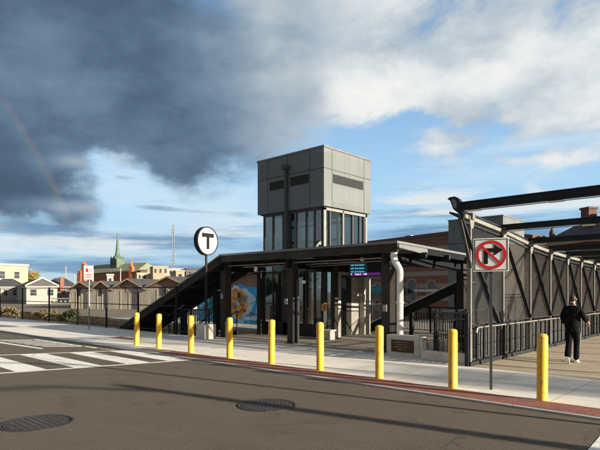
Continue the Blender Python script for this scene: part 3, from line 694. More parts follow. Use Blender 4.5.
def stairs():
    t = thing('stairway', (-15, 6, 0), 'dark stair flight with handrails going down from the plaza', 'stairs')
    s = MB()
    for i in range(28): s.box(-14.62-.3*(i+1), -14.62-.3*i, 4.5, 5.7, -.17*(i+1)-.3, -.17*(i+1))
    s.build('steps', 'conc_block', t)
    m = MB()
    for y in (4.46, 5.74):
        m.prism([(-14.6, y, .25), (-14.6, y, -.5), (-23, y, -5.2), (-23, y, -4.5)], (0, .04, 0))
    m.build('stringer', 'black', t)
    r = MB()
    for y in (4.5, 5.7):
        r.tube([(-14.5, y, .95), (-14.7, y, .95), (-22.6, y, -3.6)], .025, 8)
        for i in range(7): r.bar((-14.6-i*1.3, y, -.55-i*.74+.2), (-14.6-i*1.3, y, .93-i*.74), .03, .03)
    r.build('handrail', 'black', t)
stairs()

def railing(name, pts, h, label, m='black', pitch=.12, group=None, cat='railing', toprail=None, rails=(.12,)):
    t = thing(name, pts[0], label, cat, group)
    r = MB(); p = MB(); q = MB()
    for a, b in zip(pts, pts[1:]):
        a, b = Vector(a), Vector(b); L = (b-a).length
        r.bar(a+Vector((0, 0, h)), b+Vector((0, 0, h)), .05, .05)
        for z in rails: r.bar(a+Vector((0, 0, z)), b+Vector((0, 0, z)), .035, .035)
        n = max(1, int(L/pitch))
        for i in range(1, n): c = a+(b-a)*i/n; p.bar(c+Vector((0, 0, rails[0])), c+Vector((0, 0, h)), .018, .018)
        k = max(1, round(L/1.5))
        for i in range(k+1): c = a+(b-a)*i/k; MB().bar(c, c+Vector((0, 0, h+.03)), .055, .055).build('post', m, t)
    r.build('rail', toprail or m, t); p.build('pickets', m, t)
    return t
railing('railing', [(-17.0, 4.28, 0), (-14.62, 4.28, 0)], 1.05, 'black picket railing beside the concrete base of the T sign')
railing('railing', [(-14.5, 10.5, 0), (-14.5, 21.5, 0)], 1.1, 'black railing at the back left of the plaza before the mural')
railing('railing', [(-10.8, 12.0, 0), (-6.0, 12.0, 0)], 1.1, 'black railing behind the canopy under the right side brick building')
railing('picket_gate', [(-4.82, 4.2, .1), (-3.86, 4.2, .1)], 1.13, 'black picket gate with grey top rail beside the bridge screen', pitch=.11, cat='gate', toprail='darkgrey', rails=(.1, .55, .98))
railing('picket_fence', [(-4.82, 4.3, .0), (-4.82, 7.5, 0)], 1.25, 'black picket fence running back from the gate', pitch=.12, cat='fence', rails=(.1, 1.0))

def second_stair():
    t = thing('far_stair_canopy', (-9, 10.5, 0), 'dark sloping stair canopy seen below the right end of the roof', 'canopy')
    def pl(y0, y1, t0, t1, a=(-7.2, 2.22), b=(-15.0, -1.18)):
        return MB().prism([(a[0], y0, a[1]-t0), (b[0], y0, b[1]-t0), (b[0], y0, b[1]-t1), (a[0], y0, a[1]-t1)], (0, y1-y0, 0))
    pl(10.5, 12.3, 0, .07).build('roof', 'darkbronze', t); pl(10.485, 10.498, -.01, .045).build('edge_trim', 'white', t); pl(10.52, 10.62, .072, .42).build('fascia', 'black', t)
    for x in (-7.4, -9.4): MB().box(x-.07, x+.07, 10.7, 10.84, 0, 2.22+(x+7.2)*.436-.3).build('column', 'black', t)
second_stair()

def plaque_wall():
    t = thing('plaque_wall', (-5.6, 4.2, 0), 'low concrete wall block carrying a dark bronze plaque', 'wall')
    m = MB().box(-6.25, -5.22, 4.08, 4.42, 0, .575); w = m.build('block', 'conc_block', t, bevel=.012)
    MB().box(-6.08, -5.38, 4.055, 4.078, .12, .45).build('plaque', 'bronze', w, bevel=.004)
    tx = MB()
    for i, (a, b) in enumerate(((.12, .58), (.18, .52), (.1, .6), (.2, .5))): tx.box(-6.08+a, -6.08+b, 4.051, 4.0545, .385-.065*i, .395-.065*i)
    tx.build('raised_lettering', 'muralbrown', w)
    m = MB(); m.prism([(-5.219, 4.1, 0), (-5.219, 4.1, .565), (-5.16, 4.1, .53), (-5.08, 4.1, .16), (-5.08, 4.1, 0)], (0, .3, 0)); m.build('sloped_end', 'conc_block', t)
    MB().box(-5.078, -4.55, 4.35, 4.6, 0, .5).build('low_wall', 'conc_block', t, bevel=.01)
plaque_wall()
def kerb_block():
    o = MB().box(-5.0, -3.72, 3.82, 4.06, .004, .24).build('concrete_curb', 'conc_block', bevel=.015)
    tag(o, 'pale low concrete curb block at the foot of the black picket gate', 'curb')
kerb_block()

def display():
    t = thing('departure_screen', (-8.35, 6, 2.3), 'black departure screen with cyan rows and purple bar hanging from canopy', 'screen')
    x0, x1, y, z0, z1 = -9.05, -7.68, 6.0, 2.28, 2.80
    MB().box(x0, x1, y, y+.12, z0, z1).build('housing', 'black', t, bevel=.01)
    MB().tube([(-8.7, y+.06, 2.8), (-8.7, y+.06, 2.95)], .025, 8).build('bracket', 'black', t); MB().tube([(-8.0, y+.06, 2.8), (-8.0, y+.06, 2.95)], .025, 8).build('bracket', 'black', t)
    rx = Matrix.Rotation(R(90), 4, 'X')
    M['cyan'] = emit_mat('cyan_led', (.08, .55, .7), .6); M['purple'] = emit_mat('purple_led', (.15, .02, .26), .22); M['ledwhite'] = emit_mat('white_led', (.75, .7, .95), .9)
    M['cyandim'] = emit_mat('dark_cyan_led', (.005, .05, .08), .2)
    q = MB()
    for i in range(3): q.box(x0+.08, x0+.78, y-.003, y-.0008, z1-.15-.11*i, z1-.06-.11*i)
    q.build('row_background', 'cyandim', t)
    for i, s in enumerate(('4:40  South Station', '5:00  South Station', '5:10  South Station')):
        text_mesh('row_text', s, .075, 'cyan', t, (x0+.09, y-.006, z1-.14-.11*i), rx)
    MB().box(x0+.06, x1-.06, y-.003, y-.0008, z0+.04, z0+.14).build('status_bar', 'purple', t)
    text_mesh('status_text', 'T     Track 2    4:33', .085, 'ledwhite', t, (x0+.1, y-.006, z0+.065), rx)
display()
def notice():
    o = MB().box(-10.98, -10.72, 6.83, 6.86, 1.05, 1.32).build('notice_sign', 'signyellow', bevel=.004)
    tag(o, 'small amber notice sign on the post by the elevator doors', 'sign')
    MB().box(-10.87, -10.79, 6.826, 6.829, 1.10, 1.27).build('red_symbol', 'red', o)
notice()
def bins():
    t = thing('planter_box', (-10.6, 6.5, 0), 'small speckled stone box on the floor by the elevator doors', 'box')
    MB().box(-10.75, -10.25, 6.45, 6.75, 0, .33).build('body', 'conc_block', t, bevel=.02)
    MB().box(-10.78, -10.22, 6.42, 6.78, .33, .37).build('lid', 'white', t)
bins()

# ------------------------------------------------------------------ bridge screen and pergola
PY = [3.15, 5.63, 7.69, 9.53, 11.36, 13.05, 14.93, 16.85, 18.8, 20.8, 22.8, 24.8, 26.8]
PZ = [3.56, 3.38, 3.17, 3.05, 2.98, 2.93, 2.90, 2.88, 2.86, 2.85, 2.85, 2.85, 2.85]
def bridge_screen():
    t = thing('bridge_screen', (-3.6, 3.5, 0), 'tall louvred steel truss screen along the left side of the footbridge', 'screen wall')
    X = -3.60
    for i, (y, z) in enumerate(zip(PY, PZ)):
        yy = y if i else 3.62
        m = MB(); m.box(X-.05, X+.05, yy-.028, yy+.028, 0, z-.06); m.build('post', 'postgrey', t)
        if i:
            m = MB().box(X-.075, X-.052, yy-.06, yy+.1, .0, z-.1); m.build('rear_flange', 'black', t)
        g = MB(); g.prism([(X+.052, yy-.14, z+.02), (X+.052, yy+.16, z-.02), (X+.052, yy+.08, z-.26), (X+.052, yy-.06, z-.26)], (.015, 0, 0))
        g.box(X-.1, X+.12, yy-.07, yy+.07, z-.05, z+.10)
        g.build('gusset', 'postgrey', t)
    def edge(off, w, h, m, x=X, nm='top_chord'):
        mb = MB()
        for (a, za), (b, zb) in zip(zip(PY, PZ), zip(PY[1:], PZ[1:])): mb.bar((x, a, za+off), (x, b, zb+off), w, h)
        mb.build(nm, m, t)
    edge(.02, .09, .09, 'paintgrey'); edge(-.13, .05, .05, 'black', X+.03, 'lower_chord'); edge(.17, .05, .05, 'black', X-.1, 'gutter_pipe')
    # first bay: inclined end post and diagonal ties
    MB().bar((X+.06, 3.05, 3.50), (X+.06, 4.75, 1.5), .05, .09, (1, 0, 0)).build('brace', 'black', t)
    MB().bar((X+.04, 2.98, 3.58), (X+.04, 3.62, 2.35), .04, .07, (1, 0, 0)).build('brace', 'darkgrey', t)
    MB().bar((X+.06, 4.75, 1.5), (X+.06, 5.25, .98), .05, .09, (1, 0, 0)).build('brace', 'black', t)
    for i in range(1, len(PY)-1):
        MB().bar((X+.07, PY[i]+.08, PZ[i]-.22), (X+.07, PY[i+1]-.12, 1.02), .03, .10, (1, 0, 0)).build('brace', 'black', t)
        MB().bar((X-.09, PY[i+1]-.08, PZ[i+1]-.22), (X-.09, PY[i]+.5, 2.15), .03, .07, (1, 0, 0)).build('brace', 'darkgrey', t)
    # louvre blades per bay
    for i in range(len(PY)-1):
        a, b = (PY[i] if i else 3.62)+.05, PY[i+1]-.05; m = MB(); z = 1.02; za, zb = PZ[i], PZ[i+1]
        while z < max(za, zb)-.2:
            # clip blade to the sloping chord
            lim = lambda y: za+(zb-za)*(y-PY[i])/(PY[i+1]-PY[i])-.17
            bb = b
            if z > lim(b): bb = PY[i]+(za-.17-z)/(za-zb+1e-6)*(PY[i+1]-PY[i])
            if bb-a > .05: m.prism([(X-.016, a, z), (X-.004, a, z-.008), (X-.002, a, z-.006), (X-.014, a, z+.002)], (0, bb-a, 0))
            z += .029
        m.build('louvre_panel', 'louvre', t)
    # lower guard: pickets and solid backing plate, handrail
    y0, y1 = 3.50, PY[-1]
    m = MB(); m.box(X+.02, X+.09, y0, y1, .0, .10); m.box(X-.02, X+.02, y0, y1, .88, .93); m.box(X-.02, X+.02, y0, y1, .46, .48); m.box(X-.03, X+.03, y0, y1, .975, 1.01)
    m.build('guard_rail', 'black', t)
    m = MB(); y = y0+.02; k = 0
    while y < y1:
        w = .022 if k % 3 == 0 else .007
        m.box(X+.022, X+.022+2*w, y-w, y+w, .0 if k % 3 == 0 else .08, .93); y += .14; k += 1
    m.build('guard_pickets', 'black', t)
    m = MB(); i = 0; z = .14
    while z < .86: m.box(X-.055, X-.045, y0, y1, z, z+.034); z += .045
    m.build('guard_mesh', 'guardmesh', t)
    m = MB().tube([(X+.16, 3.66, .80), (X+.16, 3.70, .90), (X+.16, 3.80, .92), (X+.16, y1, .92)], .022, 10); m.build('handrail', 'galv', t)
    m = MB(); y = 4.0
    while y < y1: m.tube([(X+.06, y, .82), (X+.16, y, .82), (X+.16, y, .92)], .01, 6); y += 1.2
    m.build('handrail_bracket', 'galv', t)
    # corner post
    MB().box(X-.04, X+.04, 3.46, 3.54, 0, 1.25).build('end_post', 'black', t)
bridge_screen()
def pergola():
    labs = ['nearest and highest', 'second', 'third', 'fourth', 'fifth', 'sixth', 'seventh']
    t = thing('bridge_roof_frame', (4, 3.2, 0), 'row of black steel beams spanning overhead across the footbridge', 'roof frame')
    cz = [3.82, 3.40, 3.19, 3.08, 3.0, 2.94, 2.92, 2.9, 2.88, 2.87, 2.87, 2.87, 2.87]
    for i, (y, z) in enumerate(zip(PY, cz)):
        if i == 0: z = 3.77
        z = max(z, PZ[i]+.12)
        h = .19 if i == 0 else .15; x0, x1 = -3.62, 4.4
        m = MB(); m.box(x0, x1, y-.07, y+.07, z-h/2, z-h/2+.025); m.box(x0, x1, y-.07, y+.07, z+h/2-.025, z+h/2); m.box(x0, x1, y-.045, y+.045, z-h/2+.025, z+h/2-.025)
        b = m.build('beam', 'black', t)
        MB().tube([(x0+.05, y-.03, z-h/2-.035), (x1, y-.03, z-h/2-.035)], .011, 8).build('conduit', 'galv', b)
        for x in (-3.25, -1.5, .3): MB().box(x-.14, x+.14, y-.09, y+.03, z-h/2-.05, z-h/2-.026).build('light_fitting', 'light', b)
        MB().box(4.3, 4.4, y-.05, y+.05, 0, z-h/2).build('column', 'black', t)
    # flared fin that ends the first beam
    y = 3.10; pts = []
    outer = [(-3.89, 3.97), (-3.84, 4.005), (-3.71, 4.01), (-3.61, 3.94), (-3.56, 3.85), (-3.55, 3.64), (-3.62, 3.61), (-3.74, 3.71), (-3.79, 3.84), (-3.82, 3.92)]
    MB().prism([(a, y-.03, b) for a, b in outer], (0, .14, 0)).build('end_fin', 'black', t)
    MB().prism([(a, y-.036, b) for a, b in [(-3.79, 3.95), (-3.70, 3.95), (-3.65, 3.85), (-3.67, 3.71), (-3.73, 3.76), (-3.76, 3.86)]], (0, .004, 0)).build('fin_plate', 'panelcap', t)
    MB().prism([(a, y-.03, b) for a, b in [(-3.50, 3.60), (-3.64, 3.60), (-3.84, 3.67), (-3.84, 3.62), (-3.62, 3.50), (-3.50, 3.50)]], (0, .14, 0)).build('end_bracket', 'black', t)
pergola()

# second elevator tower behind
def tower2():
    t = thing('far_elevator_tower', (-9.5, 22, 0), 'plain grey panelled elevator tower behind the footbridge screen', 'elevator tower')
    b = MB().box(-12.4, -9.2, 20, 23.2, 0, 5.9).build('cladding', 'panel', t)
    MB().box(-12.43, -9.17, 19.97, 23.23, 5.9, 5.98).build('coping', 'panelcap', t)
    j = MB(); j.box(-12.4, -9.2, 19.996, 20.01, 4.55, 4.58); j.box(-10.85, -10.83, 19.996, 20.01, 0, 5.9); j.box(-9.21, -9.196, 20, 23.2, 4.55, 4.58); j.box(-9.21, -9.196, 21.6, 21.62, 0, 5.9)
    j.build('panel_joint', 'joint', b)
    MB().box(-10.7, -9.6, 19.99, 20.02, 3.9, 4.2).build('louvre', 'joint', b)
    MB().box(-9.21, -9.18, 20.05, 23.15, 0, 4.5).build('dark_sheet', 'darkbronze', t)  # added dark sheet, keeps the sunlit lower face from showing through the screen
tower2()

# ------------------------------------------------------------------ left fence
def fence():
    t = thing('chain_link_fence', (-30, 4.15, 0), 'tall black chain link fence behind the sidewalk on the left', 'fence')
    y = 4.12; xs = [-16.6, -19.65, -22.65, -25.85, -29.6, -33.8, -38, -42, -46, -50, -54, -58]
    for x in xs: MB().box(x-.035, x+.035, y-.035, y+.035, 0, 2.02).build('post', 'black', t)
    r = MB()
    for z in (1.97, 1.18, .14): r.box(-58, -16.6, y-.02, y+.02, z-.02, z+.02)
    r.build('rail', 'black', t)
    w = MB(); x = -58
    while x < -16.6:
        for s in (1, -1):
            a = (x, y+.03+s*.002, .14); b = (x+1.83, y+.03+s*.002, 1.97)
            if s < 0: a = (x+1.83, a[1], .14); b = (x, b[1], 1.97)
            if b[0] < -16.6 and a[0] < -16.6: w.bar(a, b, .0025, .0025)
        x += .16
    w.build('wire_mesh', 'black', t)
fence()

# ------------------------------------------------------------------ background buildings
def loc_frame(A, B):
    A, B = Vector((*A, 0)), Vector((*B, 0)); u = (B-A); L = u.length; u.normalize(); n = Vector((-u.y, u.x, 0))
    if n.dot(Vector((C2.x, C2.y, 0))-A) > 0: n = -n       # n points away from the viewer
    return A, u, n, L
def obox(mb, fr, a0, a1, d0, d1, z0, z1):
    A, u, n, L = fr; vs = []
    for z in (z0, z1):
        for d in (d0, d1):
            for a in (a0, a1): p = A+u*a+n*d; vs.append((p.x, p.y, z))
    mb.add(vs, [(0, 2, 3, 1), (4, 5, 7, 6), (0, 1, 5, 4), (2, 6, 7, 3), (0, 4, 6, 2), (1, 3, 7, 5)]); return mb
def P3(fr, a, d, z): A, u, n, L = fr; p = A+u*a+n*d; return (p.x, p.y, z)
def window(fr, par, a, z, w, h, fm='offwhite', depth=.08, gm='winglass'):
    m = MB(); e = .07*min(1, w)
    obox(m, fr, a-w/2-e, a+w/2+e, -depth, -.004, z-e, z); obox(m, fr, a-w/2-e, a+w/2+e, -depth, -.004, z+h, z+h+e)
    obox(m, fr, a-w/2-e, a-w/2, -depth, -.004, z, z+h); obox(m, fr, a+w/2, a+w/2+e, -depth, -.004, z, z+h)
    obox(m, fr, a-w/2, a+w/2, -depth*.5, -.01, z+h*.48, z+h*.52)
    f = m.build('window', fm, par)
    obox(MB(), fr, a-w/2, a+w/2, -.02, -.004, z, z+h).build('pane', gm, f)

def warehouse(px0, d0, px1, d1, peak, eave, label, deep=30, wall='wallconc', col=None, base=-.8):
    fr = loc_frame(bearing(px0, d0), bearing(px1, d1)); L = fr[3]
    t = thing('warehouse', P3(fr, L/2, 0, base), label, 'warehouse', 'gabled warehouses beyond the railway')
    w = obox(MB(), fr, 0.02, L-.02, 0, deep, base, eave).build('wall', wall, t)
    m = MB(); m.prism([P3(fr, .02, .01, eave), P3(fr, L-.02, .01, eave), P3(fr, L/2, .01, peak)], Vector(P3(fr, 0, deep-.02, 0))-Vector(P3(fr, 0, 0, 0))); m.build('gable', col or 'gable', t)
    for s in (0, 1):
        a0, a1 = (-.3, L/2) if s == 0 else (L+.3, L/2); th = .22
        ez = eave-.3*(peak-eave)/(L/2)
        m = MB(); m.prism([P3(fr, a0, -.4, ez), P3(fr, a1, -.4, peak+.02), P3(fr, a1, -.4, peak+th), P3(fr, a0, -.4, ez+th-.02)], Vector(P3(fr, 0, deep+.4, 0))-Vector(P3(fr, 0, 0, 0)))
        m.build('roof', 'slate', t)
        m = MB(); m.prism([P3(fr, a0, -.46, ez), P3(fr, a1, -.46, peak+.02), P3(fr, a1, -.46, peak+th), P3(fr, a0, -.46, ez+th-.02)], Vector(P3(fr, 0, .05, 0))-Vector(P3(fr, 0, 0, 0)))
        m.build('bargeboard', 'tan', t)
    return t, fr
# row of four gabled sheds
W = [(71, 77, 92.5, 75.8, 282.6, 'farthest small gabled concrete warehouse behind the street sign', 80, 76.5), (92.5, 75.8, 112.5, 74.6, 282.2, 'gabled concrete warehouse second from the street sign', 100, 75.2),
     (112.5, 74.6, 146, 72.6, 279.8, 'wide gabled concrete warehouse with a pale vent in its brown gable', 127, 73.5), (146, 72.6, 192, 70, 277.5, 'gabled concrete warehouse just above the stair canopy', 167, 71.3)]
for i, (a, da, b, db, py, lab, pc, dc) in enumerate(W):
    ev = hgt(289.3 if i < 3 else 288.2, (da+db)/2)
    t, fr = warehouse(a, da, b, db, hgt(py, dc), ev, lab)
    L = fr[3]
    if i == 2: obox(MB(), fr, L*.42, L*.62, -.05, 0, ev-.4, ev+.45).build('vent', 'offwhite', t)
    else: window(fr, t, L*.4, ev-.9, L*.1, 1.1, 'darkbronze')
    m = MB()
    for k in range(1, 4): obox(MB(), fr, L*k/4-.07, L*k/4+.07, -.04, 0, -.8, ev-.2).build('pilaster', 'wallconc', t)
    obox(MB(), fr, L*.62, L*.8, -.05, 0, -.8, 1.6).build('door', 'housegrey', t)
# mural building, close behind the tracks
def mural():
    A = bearing(197, 37.2); B = bearing(283, 31.7)
    fr = loc_frame(A, B); L = fr[3]; ev = hgt(288, 34)
    t = thing('mural_building', P3(fr, L/2, 0, -5), 'brown gabled building with a colourful blue mural behind the stairs', 'building')
    obox(MB(), fr, 0, L, 0, 4, -5.2, ev).build('wall', 'gable', t)
    pk = hgt(272.5, 33)
    m = MB(); m.prism([P3(fr, 0, .01, ev), P3(fr, L, .01, ev), P3(fr, L*.72, .01, pk)], Vector(P3(fr, 0, 3.9, 0))-Vector(P3(fr, 0, 0, 0))); m.build('gable', 'gable', t)
    for a0, a1 in ((-.2, L*.72), (L+.2, L*.72)):
        m = MB(); m.prism([P3(fr, a0, -.25, ev), P3(fr, a1, -.25, pk+.02), P3(fr, a1, -.25, pk+.14), P3(fr, a0, -.25, ev+.12)], Vector(P3(fr, 0, 4.3, 0))-Vector(P3(fr, 0, 0, 0))); m.build('roof', 'offwhite', t)
    zb, zt_ = -.62, hgt(287.0, 34)
    p = obox(MB(), fr, .1, L*.78, -.03, -.002, zb, zt_).build('mural', 'mural', t)
    ca, cz = L*.53, (zb+zt_)/2+.32
    def disc(ra, rz, ca, cz, d, mt, nm, jag=.0, n=28):
        pts = []
        for k in range(n):
            q = 2*math.pi*k/n; j = 1+jag*math.sin(3*q+1)+jag*.6*math.sin(7*q)
            pts.append(P3(fr, ca+ra*j*math.cos(q), -d, cz+rz*j*math.sin(q)))
        MB().prism(pts, Vector(P3(fr, 0, .004, 0))-Vector(P3(fr, 0, 0, 0))).build(nm, mt, p)
    disc(1.5, 1.15, ca+.75, cz+.05, .036, 'muralblue', 'painted_sky', .12)
    disc(1.2, 1.1, ca+.2, cz, .042, 'muralpale', 'painted_cloud', .14)
    disc(.90, .98, ca, cz, .048, 'muralorange', 'painted_sun', .09)
    disc(.64, .66, ca+.06, cz+.16, .054, 'muralbrown', 'painted_figure', .22); disc(.22, .16, ca+.2, cz+.3, .060, 'gable', 'painted_patch', .2); disc(.13, .3, ca-.05, cz-.2, .060, 'muralpale', 'painted_patch', .3)
    disc(.22, .26, ca-.3, cz+.55, .060, 'muralorange', 'painted_fruit', .1)
    rnd = random.Random(11)
    for k in range(34):
        a_ = rnd.uniform(.5, L*.76); z_ = rnd.uniform(zb+.3, zt_-.3); near = math.hypot((a_-ca)/.95, (z_-cz)/1.0) < 1
        if near: mt = rnd.choice(['muralbrown', 'muralorange', 'gable', 'bronze', 'signyellow'])
        else: mt = rnd.choice(['muralpale', 'muralblue', 'teal', 'muralpale', 'haze_blue', 'churchbrick'])
        sz = rnd.uniform(.08, .24); disc(sz*rnd.uniform(.5, 2.2), sz*rnd.uniform(.4, 1.2), a_, z_, .066+.0022*k, mt, 'painted_stroke', rnd.uniform(.1, .45), 18)
    disc(.9, .14, ca+.7, cz-1.0, .042, 'muralpale', 'painted_wave', .12)
    disc(.25, .8, L*.2, cz-.2, .042, 'teal', 'painted_leaf', .3); disc(.3, .3, L*.13, cz-.5, .048, 'muralbrown', 'painted_flower', .3); disc(.12, .5, L*.3, cz-.1, .046, 'muralpale', 'painted_stem', .3)
mural()
# retaining wall of the cutting
o = MB().box(-400, -14.7, 13.6, 14.0, -8, -.45).build('retaining_wall', 'retain'); tag(o, 'long brown retaining wall on the far side of the railway cutting', 'wall')
def platform():
    t = thing('platform_roof', (-30, 11, -2), 'pale flat roof strip of the platform down in the railway cutting', 'platform roof')
    MB().box(-33, -15.5, 9.5, 11.5, -.22, -.08).build('roof', 'offwhite', t)
    for x in range(-32, -16, 5): MB().box(x-.1, x+.1, 10.4, 10.6, -5.2, -.22).build('column', 'galv', t)
platform()
# shrubs
def leaves(name, cx, cy, z0, rx, ry, rz, n, size, m, parent=None, lean=0):
    mb = MB(); rnd = random.Random(int(cx*31+cy*7)); cl = [(rnd.uniform(-1, 1)*.6, rnd.uniform(-1, 1)*.6, rnd.uniform(-.8, .9), rnd.uniform(.3, .55)) for _ in range(14)]
    for _ in range(n):
        c = rnd.choice(cl); v = Vector((rnd.gauss(0, 1), rnd.gauss(0, 1), rnd.gauss(0, 1))).normalized()*c[3]*rnd.random()**.4
        p = Vector((cx+(c[0]+v.x)*rx, cy+(c[1]+v.y)*ry, z0+rz+(c[2]*.8+v.z)*rz))
        a = Vector((rnd.gauss(0, 1), rnd.gauss(0, 1), rnd.gauss(0, .6))).normalized()*size*rnd.uniform(.6, 1.3); b = a.cross(Vector((rnd.gauss(0, 1), rnd.gauss(0, 1), rnd.gauss(0, 1)))).normalized()*size*.5
        mb.add([p-a, p+b, p+a, p-b], [(0, 1, 2, 3)])
    return mb.build(name, m, parent)
for i, (px, d, rx, rz, mm, lab) in enumerate([(8, 47, 2.6, .55, 'leafdry', 'dry brown weeds on the far bank behind the fence at the left edge'), (68, 43, 1.3, .6, 'leafgreen', 'dark green shrub against the warehouse corner beyond the fence'),
                                             (45, 45, 1.8, .5, 'leafdry', 'brown weeds beyond the fence below the white railing')]):
    x, y = bearing(px, d); t = thing('shrub', (x, y, -.72), lab, 'shrub', 'shrubs beyond the fence')
    leaves('foliage', x, y, -.72, rx, .8, rz, 900, .13, mm, t)
    MB().tube([(x, y, -.72), (x+.1, y, -.2), (x+.15, y+.1, .1)], [.05, .035, .015], 6).build('stem', 'bark', t)
def white_railing():
    A = bearing(51, 95); B = bearing(71.5, 94); fr = loc_frame(A, B); L = fr[3]
    t = thing('white_railing', P3(fr, 0, 0, -.7), 'white railing beyond the fence beside the first warehouse', 'railing')
    m = MB(); z = hgt(298.6, 95)
    obox(m, fr, 0, L, 0, .12, z-.08, z+.12); obox(m, fr, 0, L, 0, .12, z-.95, z-.75); m.build('rail', 'offwhite', t)
    k = 0
    while k*.9 < L: obox(MB(), fr, k*.9, k*.9+.45, 0, .1, z-.75, z-.3).build('panel', 'offwhite', t); k += 1
white_railing()
def cream():
    fr = loc_frame(bearing(-32, 125), bearing(28, 135)); L = fr[3]; z1 = hgt(265.3, 130)
    t = thing('apartment_block', P3(fr, L/2, 0, -1), 'cream flat roofed apartment block at the far left edge', 'building')
    obox(MB(), fr, 0, L, 0, 14, -1, z1).build('wall', 'cream', t)
    obox(MB(), fr, -.2, L+.2, -.3, 14.2, z1, z1+.5).build('roof', 'offwhite', t)
    for z in (z1-1.0-2.2, z1-1.0-5.2):
        for k in range(6): window(fr, t, L-2.7-k*3.4, z, 1.2, 1.7)
    return
cream()
def bungalow(pxa, da, pxb, db, peak, eave, base, label, wall, roof, group='low houses beyond the railway', deep=9, trusses=False, chim=None, wins=3, hip=False):
    fr = loc_frame(bearing(pxa, da), bearing(pxb, db)); L = fr[3]
    t = thing('house', P3(fr, L/2, 0, base), label, 'house', group)
    obox(MB(), fr, .3, L-.3, .3, deep, base, eave).build('wall', wall, t)
    m = MB()
    if hip:
        A_ = [P3(fr, 0, 0, eave), P3(fr, L, 0, eave), P3(fr, L, deep+.3, eave), P3(fr, 0, deep+.3, eave), P3(fr, L*.35, deep/2, peak), P3(fr, L*.65, deep/2, peak)]
        m.add(A_, [(0, 1, 5, 4), (1, 2, 5), (2, 3, 4, 5), (3, 0, 4), (0, 3, 2, 1)])
    else:
        m.prism([P3(fr, 0, 0, eave+.01), P3(fr, L, 0, eave+.01), P3(fr, L/2, 0, peak)], Vector(P3(fr, 0, deep, 0))-Vector(P3(fr, 0, 0, 0)))
    r = m.build('roof', roof, t)
    if trusses:
        for a0 in (0, L):
            m = MB(); m.prism([P3(fr, a0, -.12, eave-.05), P3(fr, L/2, -.12, peak), P3(fr, L/2, -.12, peak+.35), P3(fr, a0, -.12, eave+.25)], Vector(P3(fr, 0, .1, 0))-Vector(P3(fr, 0, 0, 0))); m.build('bargeboard', 'offwhite', t)
    obox(MB(), fr, 0, L, -.1, .1, eave-.18, eave).build('gutter', 'offwhite', t)
    for k in range(wins):
        fr2 = (fr[0]+fr[2]*.3, fr[1], fr[2], fr[3]); window(fr2, t, L*(k+.5)/wins, eave-1.9, L*.5/wins*.7, 1.2)
    if chim:
        a, w, zt_, d = chim; obox(MB(), fr, a-w/2, a+w/2, d, d+w, eave-1, zt_).build('chimney', 'chimney', r)
    return t, fr
bungalow(-8, 112, 28, 116, hgt(278.6, 117), hgt(286.6, 113), -1, 'low white porch house with grey hip roof left of the yellow tree', 'offwhite', 'slate', hip=True, wins=4)
bungalow(25, 104, 59, 108, hgt(278.3, 104), hgt(286, 104), -1, 'white gabled porch house with open roof trusses beyond the fence', 'offwhite', 'slate', trusses=True, wins=2)
bungalow(47, 118, 80, 122, hgt(278.0, 124), hgt(286.5, 119), -1, 'dark grey house with a tall orange brick chimney', 'housegrey', 'slate', hip=True, chim=(3.1, .85, hgt(276.8, 119), -.4), wins=3)
def yellow_tree():
    x, y = bearing(32.5, 150)
    t = thing('autumn_tree', (x, y, -.7), 'bright yellow autumn tree behind the white porch houses', 'tree')
    zt_ = hgt(269.5, 150)
    tr = MB().tube([(x, y, -.7), (x+.1, y, 1.5), (x, y, zt_-2)], [.3, .22, .08], 8)
    for k in range(6):
        a = k*1.05; tr.tube([(x, y, 1+.3*k), (x+1.3*math.cos(a), y+1.3*math.sin(a), 2.3+.35*k)], [.1, .03], 6)
    tr.build('trunk', 'bark', t)
    leaves('crown', x, y, .3, 2.6, 2.6, (zt_-.3)/2, 2600, .22, 'leafyellow', t)
yellow_tree()
